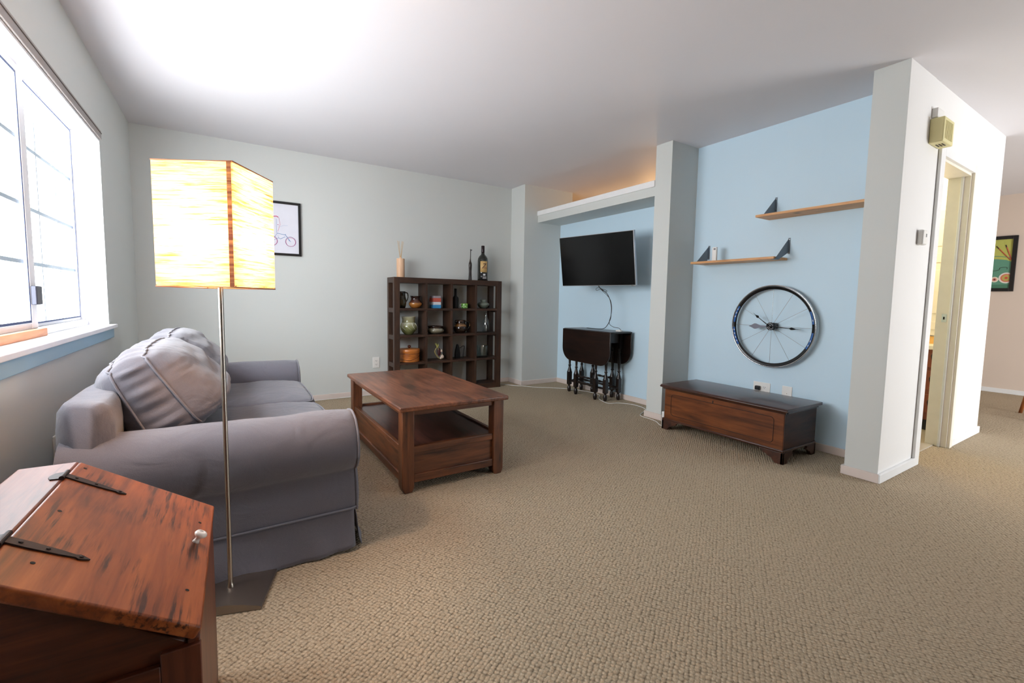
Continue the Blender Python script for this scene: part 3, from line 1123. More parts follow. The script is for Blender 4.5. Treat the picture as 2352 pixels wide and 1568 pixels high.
for y0 in (.034, TY - .034 - .028): B('bottom_rail', M['ctx'], (.088, TX - .088, y0, y0 + .028, .050, .096), ct, .004)
for x0 in (.026, TX - .026 - .028): B('bottom_rail', M['cty'], (x0, x0 + .028, .094, TY - .094, .050, .096), ct, .004)

# ------------------------------------------------------------------ bookcase
bk = thing('bookcase', 'dark walnut open cube bookcase with sixteen cells against back wall', 'bookcase', (1.474, 4.614, 0))
BW, BD, BHT = 1.304, .236, 1.273
for x0 in (0, BW - .062):
    for y0 in (0, BD - .045): B('post', M['dw'], (x0, x0 + .062, y0, y0 + .045, 0, BHT - .0), bk, .0015)
B('top', M['dwx'], (.062, BW - .062, 0, BD, BHT - .058, BHT), bk, .0015)
for x0 in (0.0, BW - .062): B('top_end', M['dwx'], (x0, x0 + .062, .045, BD - .045, BHT - .058, BHT), bk)
B('bottom', M['dwx'], (.062, BW - .062, .002, BD - .002, .0, .06), bk, .0015)
SHZ = (.341, .636, .923)
for z in SHZ: B('shelf', M['dwx'], (.030, BW - .030, .004, BD - .004, z, z + .024), bk, .001)
for x0 in (0.002, BW - .030):
    for z in (0.0,) + SHZ: B('side_rail', M['dwx'], (x0, x0 + .028, .045, BD - .045, z - (.022 if z else 0), z + .026 + (.034 if not z else 0)), bk, .001)
for x in (1.822 - 1.474, 2.121 - 1.474, 2.428 - 1.474): B('divider', M['dw'], (x, x + .024, .005, BD - .005, .06, BHT - .058), bk, .001)


# ------------------------------------------------------------------ pots on the bookcase
def pot(name, label, cat, loc, prof, mat, inner=True, seg=36, **kw):
    t = thing(name, label, cat, loc)
    p = list(prof)
    if inner:
        p += [(max(r - .003, .0005), h) for r, h in reversed(prof[1:])] + [(.0005, prof[0][1] + .004)]
    MB().lathe(p, seg).build('body', mat, t, smooth=True)
    return t


def handle(t, pts, r, mat, nm='handle'):
    return MB().tube(cr(pts, 6), r, 8).build(nm, mat, t, smooth=True)


SYY = 4.725
S3, S2, S1 = .9475, .6605, .3655
g_olive = glaze('olive_black_glaze', [(0, rgb(30, 26, 16)), (.06, rgb(62, 56, 34)), (.12, rgb(46, 42, 28)), (.2, rgb(22, 18, 14))], noise_amt=.06)
t = pot('ceramic_jug', 'tall dark olive ceramic jug with handle in top left cell', 'jug', (1.592, SYY, S3), [(.036, 0), (.043, .02), (.050, .06), (.048, .09), (.040, .125), (.038, .155), (.042, .178)], g_olive)
handle(t, [(.038, 0, .165), (.062, 0, .160), (.070, 0, .125), (.062, 0, .09), (.046, 0, .065)], .0065, g_olive)
g_br = glaze('brown_tan_glaze', [(0, rgb(150, 92, 40)), (.05, rgb(176, 118, 60)), (.062, rgb(90, 50, 34)), (.1, rgb(50, 28, 24)), (.135, rgb(24, 16, 14))], .12, .012)
pot('ceramic_pot', 'round pot, tan below and dark brown above, with flared rim', 'pot', (1.744, SYY, S3), [(.034, 0), (.052, .012), (.070, .036), (.073, .05), (.064, .070), (.050, .088), (.046, .105), (.054, .126), (.060, .132)], g_br)
# striped block candle
t = thing('striped_candle', 'square block striped grey, red, white and blue in second top cell', 'candle', (1.978, SYY, S3), .1)
for nm, z0, z1, c in (('blue_band', 0, .037, (66, 150, 204)), ('white_band', .037, .070, (232, 232, 236)), ('red_band', .070, .112, (205, 96, 80)), ('grey_band', .112, .136, (170, 160, 168))):
    e = .001 if 'white' in nm or 'grey' in nm else 0
    B(nm, flat('candle_' + nm, rgb(*c), .5), (-.048 + e, .048 - e, -.048 + e, .048 - e, z0, z1), t, .003)
pot('black_bottle', 'small matte black bottle in third top cell', 'bottle', (2.222, SYY - .01, S3), [(.032, 0), (.034, .006), (.036, .10), (.033, .122), (.016, .140), (.014, .150), (.0135, .222), (.015, .225)], flat('matte_black_glaze', rgb(20, 20, 22), .6), inner=False)
t = pot('green_mug', 'small green patterned mug beside the black bottle', 'mug', (2.343, SYY, S3), [(.038, 0), (.040, .004), (.041, .052), (.040, .055)], glaze('green_speckle', [(0, rgb(70, 140, 50)), (.02, rgb(190, 220, 150)), (.03, rgb(80, 150, 55)), (.055, rgb(150, 200, 90))], .3, .09))
handle(t, [(-.038, 0, .048), (-.054, 0, .045), (-.056, 0, .025), (-.040, 0, .010)], .004, M['porcelain'])
g_cel = glaze('celadon_glaze', [(0, rgb(88, 96, 86)), (.12, rgb(136, 146, 132))], .35, .03)
pot('celadon_vase', 'squat grey green vase with narrow neck in top right cell', 'vase', (2.590, SYY, S3), [(.036, 0), (.056, .018), (.070, .040), (.070, .055), (.050, .070), (.030, .076), (.030, .086), (.040, .102)], g_cel)
tag(MB().lathe([(.028, 0), (.044, .006), (.048, .012), (.046, .012), (.03, .005), (.0005, .004)], 28).build('small_dish', flat('dark_dish_glaze', rgb(36, 34, 34), .12, coat=1), smooth=True), 'small flat dark dish beside the grey green vase', 'dish').location = (2.655, SYY + .045, S3)
# middle row
g_fo = glaze('olive_white_glaze', [(0, rgb(96, 98, 56)), (.06, rgb(118, 120, 74)), (.1, rgb(150, 148, 108)), (.128, rgb(196, 194, 170)), (.134, rgb(140, 136, 96)), (.19, rgb(168, 162, 132)), (.2, rgb(200, 200, 190))], .12, .01)
t = pot('footed_vase', 'wide olive glazed vase with pale leaf swirls in middle left cell', 'vase', (1.668, SYY, S2), [(.040, 0), (.045, .004), (.066, .026), (.084, .056), (.090, .085), (.082, .112), (.070, .130), (.068, .160), (.074, .192), (.076, .196)], g_fo)
w = MB()
for k in range(9):
    a0 = k * 2 * PI / 9
    pth = []
    for i in range(12):
        q = i / 11
        z = .124 - q * .075
        r = .0915 - .35 * abs(z - .085) ** 1.35 * 1.6
        r = {True: r}[True]
        prf = [(.040, 0), (.066, .026), (.084, .056), (.090, .085), (.082, .112), (.070, .130)]
        for (r0, h0), (r1, h1) in zip(prf, prf[1:]):
            if h0 <= z <= h1: r = r0 + (r1 - r0) * (z - h0) / (h1 - h0)
        a = a0 + .55 * q - .2 * math.sin(q * PI)
        pth.append(((r + .001) * math.cos(a), (r + .001) * math.sin(a), z))
    w.tube(pth, [.0028 * (1 - .7 * i / 11) for i in range(12)], 6)
w.build('leaf_swirl', flat('pale_slip', rgb(214, 214, 196), .2), t, smooth=True)
g_bw = glaze('brown_grey_glaze', [(0, rgb(30, 22, 18)), (.03, rgb(120, 112, 92)), (.055, rgb(150, 142, 122)), (.068, rgb(34, 24, 20)), (.09, rgb(54, 32, 24))], .1, .008)
pot('shallow_bowl', 'low wide bowl with pale middle band and dark rim', 'bowl', (1.982, SYY, S2), [(.06, 0), (.075, .006), (.094, .028), (.096, .044), (.082, .056), (.080, .066), (.092, .082), (.094, .086)], g_bw)
g_pi = glaze('brown_pitcher_glaze', [(0, rgb(34, 22, 14)), (.05, rgb(44, 30, 22)), (.075, rgb(60, 50, 44)), (.085, rgb(150, 104, 56)), (.11, rgb(84, 56, 32)), (.12, rgb(30, 20, 14)), (.16, rgb(70, 44, 26))], .08, .02)
t = pot('pitcher', 'round dark brown glazed pitcher with thin loop handle', 'pitcher', (2.288, SYY, S2), [(.044, 0), (.058, .010), (.076, .036), (.080, .058), (.070, .090), (.056, .112), (.052, .126), (.060, .150)], g_pi)
handle(t, [(.055, 0, .128), (.085, 0, .140), (.118, 0, .120), (.124, 0, .085), (.105, 0, .052), (.078, 0, .040)], .0052, g_pi)
MB().lathe([(.012, 0), (.016, .012), (.010, .03)], 12, (-.052, 0, .120)).build('spout', g_pi, t, smooth=True)
t = pot('glass_bottle', 'clear glass carafe bottle standing in right middle cell', 'bottle', (2.622, SYY - .01, S2), [(.038, 0), (.042, .006), (.043, .10), (.036, .14), (.018, .18), (.014, .20), (.015, .235), (.019, .243)], M['clear'])
# third row: round wooden basket box
t = thing('bentwood_box', 'round orange bentwood box with lid and wire handle in cell', 'box', (1.676, SYY, S1))
g_bent = wood('bentwood_orange', rgb(146, 76, 24), rgb(190, 110, 44), rgb(206, 128, 58), 'X', .35)
MB().lathe([(.103, 0), (.108, .003), (.108, .118), (.104, .12)], 44).build('body', g_bent, t, smooth='auto')
ld = MB().lathe([(.112, .100), (.113, .102), (.113, .134), (.110, .138), (.004, .146)], 44).build('lid', g_bent, t, smooth='auto')
MB().lathe([(.004, .143), (.008, .147), (.017, .156), (.019, .164), (.014, .175), (.0005, .179)], 20).build('knob', flat('dark_red_knob', rgb(86, 36, 18), .3), ld, smooth=True)
MB().lathe([(.1085, .085), (.1100, .088), (.1085, .091)], 44, cap=False).build('hoop', flat('dark_hoop', rgb(110, 54, 20), .4), t, smooth=True)
MB().tube(cr([(-.108, -.02, .03), (-.08, -.080, .026), (-.03, -.108, .022), (-.005, -.112, .030), (.04, -.106, .042), (.09, -.066, .066), (.108, -.02, .085)], 8), .0018, 6).build('wire_handle', M['iron'], t, smooth=True)
# garlic braid basket
t = thing('garlic_braid', 'dried garlic and corn husk hanging bundle standing in cell', 'ornament', (2.020, SYY - .02, S1), .3)
husk = flat('dried_husk', rgb(186, 168, 110), .8, bumpn=(80, .6, .004))
w = MB()
random.seed(4)
for s_ in (-1, 1):
    w.tube(cr([(-.028, 0, .150), (-.028 + s_ * .030 - .006, 0, .10), (.0 + s_ * .036, 0, .05), (.03 + s_ * .026, 0, .015), (.034, 0, .003)], 8), .004, 6)
    w.tube(cr([(-.028, .004, .150), (-.028 + s_ * .034 - .006, .004, .10), (.0 + s_ * .041, .004, .05), (.03 + s_ * .030, .004, .012), (.036, .004, .003)], 8), .002, 6)
w.build('straw_frame', husk, t, smooth=True)
w = MB()
for i in range(9):
    a = random.uniform(-1, 1)
    w.tube(cr([(-.03, 0, .138), (-.03 + a * .012, random.uniform(-.01, .01), .160), (-.036 + a * .026, random.uniform(-.012, .012), random.uniform(.17, .195))], 5), [.006, .006, .007, .007, .006, .006, .005, .004, .003, .002, .001][:11], 6)
w.build('husk_leaves', flat('green_husk', rgb(176, 170, 96), .8), t, smooth=True)
MB().sphere((.0, .002, .085), .022, .9, .8, 2.1).build('corn_cob', flat('maroon_corn', rgb(66, 18, 24), .5, bumpn=(160, .8, .004)), t, smooth=True)
for c in ((.034, -.012, .032, .021), (.022, -.010, .098, .015), (.012, -.012, .018, .012)):
    MB().lathe([(.004, -c[3]), (c[3] * .8, -c[3] * .7), (c[3], -.1 * c[3]), (c[3] * .75, c[3] * .6), (c[3] * .25, c[3]), (.002, c[3] * 1.5)], 14, c[:3]).build('garlic_bulb', flat('garlic_skin', rgb(214, 190, 170), .6), t, smooth=True)
# abstract black sculpture
t = thing('black_ornament', 'black arched metal ornament with thin linked loop in cell', 'ornament', (2.262, SYY, S1), .1)
bm_ = flat('black_iron_ornament', rgb(16, 15, 17), .45)
MB().prism([(-.044, 0), (.026, 0), (.024, .06), (.014, .12), (.0, .158), (-.008, .168), (-.018, .158), (-.032, .10), (-.042, .04)], 'y', -.012, .012).build('body', bm_, t, .003)
MB().tube(cr([(.016, 0, .12), (.035, 0, .122), (.055, 0, .135), (.075, 0, .140), (.085, 0, .130), (.076, 0, .08), (.070, 0, .03), (.072, 0, .004)], 6), .0045, 8).build('loop', bm_, t, smooth=True)
pot('glass_vase', 'straight sided clear glass vase in third row right cell', 'vase', (2.575, SYY - .02, S1), [(.060, 0), (.064, .004), (.066, .135), (.067, .14)], M['tint'])

# on top of the bookcase
ZT_ = BHT + .0005
t = thing('reed_diffuser', 'pale wooden cylinder diffuser holding thin reeds on bookcase top', 'diffuser', (1.583, 4.73, ZT_))
MB().lathe([(.040, 0), (.042, .003), (.042, .198), (.040, .200), (.02, .2), (.02, .19), (.0005, .19)], 32).build('vase', M['pinelt'], t, smooth='auto')
MB().lathe([(.012, .19), (.012, .214), (.0005, .214)], 16).build('neck', M['pinelt'], t, smooth='auto')
for i, a in enumerate((-.034, -.022, -.008, .008, .020, .032)):
    MB().tube([(a * .15, 0, .20), (a * 1.1, (i % 3 - 1) * .012, .385 - (i % 2) * .004)], .0014, 6).build('reed', flat('reed_straw_%d' % i, rgb(218, 180, 120), .6), t)
t = thing('giraffe_figurine', 'tall slender dark giraffe figurine on bookcase top beside wine bottle', 'figurine', (2.414, 4.73, ZT_), .2)
gw = MB()
for sx, sy in ((-1, -1), (1, -1), (-1, 1), (1, 1)):
    gw.tube(cr([(sx * .014, sy * .008, .004), (sx * .012, sy * .007, .05), (sx * .009, sy * .008, .10), (sx * .010, sy * .010, .155)], 4), .0048, 8)
gw.tube([(0, 0, .115), (0, 0, .14), (0, 0, .17), (0, 0, .195), (0, 0, .22), (0, -.002, .25), (0, -.004, .30), (0, -.006, .345)], [.010, .016, .0195, .018, .010, .0055, .0045, .0045], 12)
gw.sphere((0, -.016, .348), .008, .8, 2.0, .7, 12, 8)
for s_ in (-1, 1):
    gw.tube([(s_ * .003, -.006, .352), (s_ * .004, -.004, .362)], .0016, 6)
    gw.tube([(s_ * .005, -.006, .350), (s_ * .012, -.004, .353)], [.003, .001], 6)
gw.build('body', flat('dark_carved_wood', rgb(40, 28, 22), .35, bumpn=(70, .5, .003)), t, smooth=True)
MB().box(-.020, .020, -.016, .016, 0, .005).build('base', flat('figurine_base_wood', rgb(34, 24, 20), .4), t, .002)
t = thing('wine_bottle', 'large dark green wine bottle with tan label on bookcase top', 'bottle', (2.580, 4.73, ZT_))
wb = flat('dark_green_glass', rgb(22, 24, 16), .07, coat=.6)
MB().lathe([(.056, 0), (.061, .004), (.062, .02), (.062, .235), (.058, .262), (.044, .288), (.026, .305), (.0195, .32), (.0185, .345)], 40).build('body', wb, t, smooth=True)
MB().lathe([(.0188, .318), (.0200, .345), (.0195, .352), (.0200, .358), (.0200, .408), (.018, .412), (.0005, .412)], 28).build('capsule', flat('wine_foil', rgb(34, 14, 20), .3, .3), t, smooth=True)


def curved_label(nm, mat, a0, a1, z0, z1, r, parent):
    w = MB()
    w.grid(lambda s, t_: Vector((r * math.cos(a0 + (a1 - a0) * s), r * math.sin(a0 + (a1 - a0) * s), z0 + (z1 - z0) * t_)), 14, 1)
    return w.build(nm, mat, parent, smooth=True, solid=.0004)


vd = math.atan2(-4.73, -2.58)  # direction towards the viewer
cl_ = vd + .25
l1 = curved_label('label', flat('tan_label', rgb(206, 170, 112), .5), cl_ - .72, cl_ + .72, .098, .228, .0625, t)
l2 = curved_label('lower_label', flat('black_label', rgb(24, 22, 24), .4), cl_ - .66, cl_ + .66, .006, .092, .0624, t)


def on_bottle(a, z, r=.0632):
    n_ = Vector((math.cos(a), math.sin(a), 0))
    xx = Vector((0, 0, 1)).cross(n_)
    mt = Matrix((xx, Vector((0, 0, 1)), n_)).transposed().to_4x4()
    mt.translation = n_ * r + Vector((0, 0, z))
    return mt


ink = flat('label_ink', rgb(60, 24, 20), .5)
red = flat('label_red_ink', rgb(150, 50, 34), .5)
whi = flat('label_white_ink', rgb(226, 224, 222), .5)
text('7', 'numeral', ink, l1, .085, on_bottle(cl_ - .18, .168, .0642), .0008, .35)
text('Zins', 'lettering', red, l1, .022, on_bottle(cl_ + .22, .150, .0640), .0006, .2)
MB().box(-.014, .014, -.011, .011, 0, .0008).build('crest', whi, l2, .003).matrix_local = on_bottle(cl_ + .05, .070, .0634)
for zz in (.046, .036, .026): MB().box(-.022, .022, -.002, .002, 0, .0008).build('line', whi, l2).matrix_local = on_bottle(cl_ + .1, zz, .0634)

# ------------------------------------------------------------------ framed picture on back wall
def picture(name, label, loc, rotz, w_, h_, fr=.022, dep=.022):
    t = thing(name, label, 'picture', loc, rotz)
    f_ = MB()
    f_.box(-w_ / 2, -w_ / 2 + fr, -dep, 0, 0, h_).box(w_ / 2 - fr, w_ / 2, -dep, 0, 0, h_)
    f_.box(-w_ / 2 + fr, w_ / 2 - fr, -dep, 0, 0, fr).box(-w_ / 2 + fr, w_ / 2 - fr, -dep, 0, h_ - fr, h_)
    f_.build('frame', M['black'], t, .0015)
    return t


# local x = along wall (right as seen), y towards viewer negative
p1 = picture('framed_drawing', 'black framed drawing of blue bicycle on white paper behind lamp', (.425, YB - .001, 1.442), 0, .42, .507)
sheet = B('sheet', flat('white_drawing_paper', rgb(226, 226, 236), .4), (-.19, .19, -.010, -.004, .02, .487), p1)
ib = flat('blue_pencil', rgb(96, 138, 190), .6)
ip = flat('pink_pencil', rgb(208, 70, 120), .6)


def ring(cx, cz, r, n=36, sx=1): return [(cx + r * sx * math.cos(2 * PI * i / n), -.0105, cz + r * math.sin(2 * PI * i / n)) for i in range(n)]


pp = flat('purple_pencil', rgb(120, 90, 150), .6)
for cx in (.118, -.04): MB().tube(ring(cx, .135, .045), .0018, 6, closed=True).build('wheel_outline', pp, sheet)
w = MB()
w.tube(ring(.118, .132, .041), .0016, 6, closed=True)
w.tube(ring(-.04, .132, .041), .0016, 6, closed=True)
w.tube([(.010, -.0105, .225), (.030, -.0105, .29), (.022, -.0105, .35), (.0, -.0105, .365), (-.03, -.0105, .360), (-.045, -.0105, .30), (-.04, -.0105, .23)], .0012, 6)
w.tube([(.012, -.0105, .29), (.012, -.0105, .286)], .005, 8)
w.tube([(-.03, -.0105, .362), (.0, -.0105, .366), (.016, -.0105, .358)], .004, 6)
w.build('pink_lines', ip, sheet)
w = MB()
w.tube([(.118, -.0105, .135), (.075, -.0105, .195), (.072, -.0105, .205)], .0022, 6)
w.tube([(.078, -.0105, .195), (.004, -.0105, .208)], .0022, 6)
w.tube([(.072, -.0105, .180), (.03, -.0105, .155), (.015, -.0105, .165)], .0022, 6)
w.tube([(.108, -.0105, .14), (.085, -.0105, .185)], .0018, 6)
w.tube([(-.04, -.0105, .135), (.015, -.0105, .165), (.004, -.0105, .208), (-.04, -.0105, .135)], .0018, 6)
w.tube([(-.002, -.0105, .34), (-.002, -.0105, .27), (.0, -.0105, .21)], .0012, 6)
w.tube([(.03, -.0105, .272), (.06, -.0105, .285), (.095, -.0105, .285)], .0006, 6)
w.build('blue_lines', ib, sheet)

p2 = picture('framed_print', 'black framed green print with red chopsticks on far beige wall', (XF - .001, 1.62, 1.262), -PI / 2, .53, .678, .040)
# local x runs towards -y in the world
sheet = B('sheet', flat('print_yellow_green', rgb(188, 190, 96), .5), (-.228, .228, -.010, -.004, .038, .64), p2)
teal = flat('print_teal', rgb(96, 150, 126), .5)
MB().prism([(-.228, .038), (.228, .038), (.228, .36), (.18, .385), (.10, .400), (.0, .40), (-.10, .39), (-.228, .35)], 'y', -.0112, -.010).build('plate_shape', teal, sheet)
MB().prism([(-.228, .038), (.228, .038), (.228, .085), (-.228, .085)], 'y', -.0124, -.0112).build('lower_band', flat('print_dark_teal', rgb(74, 124, 98), .5), sheet)
MB().tube([(-.235, -.0115, .40), (-.05, -.0115, .435), (.10, -.0115, .435), (.235, -.0115, .41)], .004, 6).build('rim_arc', teal, sheet)
w = MB()
w.tube([(.085, -.012, .56), (.215, -.012, .385)], .0052, 6)
w.tube([(.165, -.012, .57), (.225, -.012, .385)], .0052, 6)
w.build('chopsticks', flat('print_red', rgb(190, 84, 60), .5), sheet)
ce = flat('print_dark_brown', rgb(60, 40, 30), .5)
MB().tube([(.085, -.0123, .56), (.108, -.0123, .529)], .0056, 6).build('chopstick_end', ce, sheet)
MB().tube([(.165, -.0123, .57), (.1745, -.0123, .539)], .0056, 6).build('chopstick_end', ce, sheet)
for cx, cz, r, c in ((.195, .165, .066, (232, 222, 214)), (.195, .165, .05, (208, 120, 90)), (.195, .165, .036, (186, 170, 90)), (.195, .165, .014, (200, 80, 60)), (.096, .147, .034, (232, 222, 200)), (.096, .147, .020, (220, 150, 130)), (.096, .147, .010, (120, 50, 50))):
    k2 = r * .01
    pts = [(min(.226, cx + r * math.cos(2 * PI * i / 28)), cz + r * math.sin(2 * PI * i / 28)) for i in range(28)]
    MB().prism(pts, 'y', -.0135 - (.07 - r) * .03, -.0124).build('bowl_ring', flat('print_ring', rgb(*c), .5), sheet)
MB().tube(cr([(.0, -.0127, .24), (.12, -.0127, .262), (.135, -.0127, .29), (.19, -.0127, .295), (.195, -.0127, .27)], 5), .0025, 6).build('script_line', flat('print_dark_line', rgb(50, 56, 48), .5), sheet)


# ------------------------------------------------------------------ TV
def fit_basis(c, a, t_):
    n = Vector((-math.cos(a) * math.cos(t_), -math.sin(a) * math.cos(t_), -math.sin(t_)))
    s_ = Vector((math.sin(a), -math.cos(a), 0))
    u = s_.cross(n) * 1.0
    if u.z < 0: u = -u
    return basis(c, s_, u, n)


tv = thing('television', 'black flat television with silver edge mounted in blue niche', 'television', (0, 0, 0))
TVM = fit_basis((3.20, 3.466, 1.474), .20, .149)
tv.matrix_world = TVM
tw, th = .912, .524
w = MB().box(-tw / 2, tw / 2, -th / 2, th / 2, -.028, 0)
w.build('bezel', flat('silver_tv_edge', rgb(196, 198, 204), .3, .7), tv, .004)
MB().box(-tw / 2 + .004, tw / 2 - .007, -th / 2 + .006, th / 2 - .005, 0, .0015).build('screen', flat('tv_screen_black', rgb(6, 6, 7), .16, spec=.35), tv)
MB().box(-.28, .28, -.20, .16, -.06, -.028).build('back_housing', M['blackplastic'], tv, .01)
MB().box(tw / 2 - .05, tw / 2 - .005, -th / 2 - .008, -th / 2 + .002, -.02, -.002).build('badge', M['chrome'], tv, .002)
# wall arm
mt = thing('wall_mount', 'black swivel wall bracket behind the television', 'bracket', (XR - .0, 3.60, 1.48))
B('wall_plate', M['blackplastic'], (-.012, 0, -.10, .10, -.15, .15), mt, .003)
bkp = TVM @ Vector((0, 0, -.06))
q0 = Vector((bkp.x - XR, bkp.y - 3.60, bkp.z - 1.48))
MB().tube([(-.012, 0, 0), (-.15, .10, 0), q0 + Vector((.02, 0.02, 0))], .016, 8).build('swivel_arm', M['blackplastic'], mt)
# hanging cables
bot = TVM @ Vector((-.02, -th / 2 + .01, -.05))
cb = thing('television_cables', 'black cables tied below television falling to drop-leaf table', 'cable', tuple(bot))
bo = bot
pts = [bo, (3.32, 3.50, 1.185), (3.36, 3.45, 1.14), (3.385, 3.415, 1.05), (3.385, 3.40, .95), (3.39, 3.42, .86), (3.40, 3.50, .775), (3.40, 3.60, .757), (3.41, 3.80, .756)]
MB().tube([p - bo for p in cr(pts, 8)], .0035, 8).build('cable', M['blackplastic'], cb, smooth=True)
pts = [bo + Vector((0, .01, 0)), (3.33, 3.505, 1.18), (3.37, 3.43, 1.10), (3.392, 3.41, 1.03), (3.392, 3.405, .93), (3.40, 3.44, .83), (3.42, 3.40, .79), (3.43, 3.33, .782), (3.43, 3.30, .762)]
MB().tube([Vector(p) - bo for p in cr(pts, 8)], .0025, 8).build('cable', M['blackplastic'], cb, smooth=True)
pts = [(3.33, 3.50, 1.19), (3.33, 3.54, 1.20), (3.33, 3.58, 1.19), (3.33, 3.57, 1.17), (3.33, 3.50, 1.185), (3.33, 3.43, 1.17), (3.33, 3.42, 1.155), (3.33, 3.45, 1.16), (3.33, 3.50, 1.19)]
MB().tube([Vector(p) - bo for p in cr(pts, 6)], .0022, 6).build('tie_loop', M['blackplastic'], cb, smooth=True)
tag(MB().box(-.014, .014, -.034, .034, 0, .016).build('cable_adapter', M['plastic'], bevel=.004), 'small white cable adapter lying on the drop-leaf table top', 'adapter').location = (3.44, 3.335, .7455)

# ------------------------------------------------------------------ drop-leaf gateleg table
GX0, GX1, GY0, GY1, GZ = 3.275, 3.560, 3.275, 4.035, .745
gt = thing('gateleg_table', 'small dark drop-leaf table with turned gate legs under television', 'table', (3.44, 3.70, 0))
gp = Vector((3.44, 3.70, 0))


def gb(nm, mat, x0, x1, y0, y1, z0, z1, **kw): return B(nm, mat, (x0 - 3.44, x1 - 3.44, y0 - 3.70, y1 - 3.70, z0, z1), gt, **kw)


gb('tabletop', M['dl'], GX0, GX1, GY0, GY1, GZ - .018, GZ, bevel=.005)


def leaf_outline(y0, y1, zb, r=.15):
    pts = [(y1, GZ - .004), (y0, GZ - .004)]
    n = 10
    for i in range(n + 1):
        a = PI + (PI / 2) * i / n
        pts.append((y0 + r + r * math.cos(a), zb + r + r * math.sin(a)))
    for i in range(n + 1):
        a = 1.5 * PI + (PI / 2) * i / n
        pts.append((y1 - r + r * math.cos(a), zb + r + r * math.sin(a)))
    return pts


for x0 in (GX0 - .017, GX1 + .001):
    MB().prism([(a - 3.70, b) for a, b in leaf_outline(GY0, GY1, .385)], 'x', x0 - 3.44, x0 + .016 - 3.44).build('drop_leaf', M['dl'], gt, .004)
gb('apron', M['dlz'], 3.345, 3.365, 3.42, 4.01, .62, GZ - .018)
gb('apron', M['dlz'], 3.525, 3.545, 3.42, 4.01, .62, GZ - .018)
gb('apron', M['dlz'], 3.345, 3.545, 3.395, 3.415, .62, GZ - .018)
gb('apron', M['dlz'], 3.345, 3.545, 4.005, 4.025, .62, GZ - .018)


def turned_leg(x, y, top=.65):
    w = MB()
    c = (x - 3.44, y - 3.70, 0)
    w.lathe([(.011, 0), (.016, .004), (.021, .022), (.022, .04), (.016, .062), (.012, .070)], 16, c)
    w.lathe([(.012, .070), (.028, .088)], 4, c)
    h = .0205
    w.box(c[0] - h, c[0] + h, c[1] - h, c[1] + h, .085, .235)
    w.lathe([(.027, .232), (.019, .262), (.014, .28), (.012, .30), (.019, .308), (.012, .318), (.0125, .34), (.014, .37), (.019, .41), (.017, .45), (.011, .49), (.0105, .505), (.016, .515), (.011, .525), (.012, .545), (.018, .56)], 16, c)
    w.box(c[0] - h, c[0] + h, c[1] - h, c[1] + h, .555, top + .07)
    return w.build('leg', M['dlz'], gt, smooth='auto')


for x, y in ((3.357, 4.014), (3.540, 4.012), (3.360, 3.423), (3.528, 3.400), (3.314, 3.846), (3.560, 3.842), (3.320, 3.535), (3.560, 3.529)): turned_leg(x, y)


def stretcher(p, q, nm='stretcher'):
    p, q = Vector(p) - gp, Vector(q) - gp
    n = 26
    path, r = [], []
    for i in range(n + 1):
        t_ = i / n
        path.append(p.lerp(q, t_))
        r.append(.0075 + .0055 * abs(math.sin(t_ * PI * 4)) ** 2)
    MB().tube(path, r, 10).build(nm, M['dlz'], gt, smooth=True)


for z in (.13,):
    stretcher((3.357, 4.014, z), (3.360, 3.423, z))
    stretcher((3.540, 4.012, z), (3.528, 3.400, z))
    stretcher((3.357, 4.014, z), (3.540, 4.012, z))
    stretcher((3.360, 3.423, z), (3.528, 3.400, z))
for z in (.15, .215):
    stretcher((3.314, 3.846, z), (3.320, 3.535, z))
    stretcher((3.560, 3.842, z), (3.560, 3.529, z))

# ------------------------------------------------------------------ low chest
ch = thing('cedar_chest', 'low reddish brown wooden chest against blue wall under clock', 'chest', (3.075, 1.478, 0))
CX, CY, CZ = .455, .955, .376
B('body', M['chf'], (.0, CX - .02, 0, CY, .085, CZ - .030), ch, .003)
B('side_panel', M['chs'], (.003, CX - .022, -.004, .0, .085, CZ - .032), ch)
w = MB()
w.prism([(-.028, 0), (-.034, .008), (-.028, .016), (-.016, .022), (CX + .0, .022), (CX + .0, 0)], 'y', -.030, CY + .030)
lid_ = w.build('lid', M['chd'], ch, .003)
lid_.location = (0, 0, CZ - .022)
w = MB()
w.prism([(-.016, CZ - .022), (-.006, CZ - .036), (0, CZ - .040), (.02, CZ - .040), (.02, CZ - .022)], 'y', -.014, CY + .014)
w.box(.0, CX - .02, -.014, 0, CZ - .038, CZ - .022)
w.build('lid_moulding', M['chd'], ch)
w = MB()
w.box(-.012, .0, -.012, CY + .012, .078, .094).box(0, CX - .02, -.012, 0, .078, .094).box(0, CX - .02, CY, CY + .012, .078, .094)
w.build('base_moulding', M['chd'], ch, .004)


def footprof(s=1, L_=.15):
    pts = [(0, 0), (.055, 0), (.062, .012), (.078, .030), (.100, .036), (.115, .048), (.135, .052), (L_, .072), (L_ + .02, .079), (0, .079)]
    return [(a * s, b) for a, b in pts]


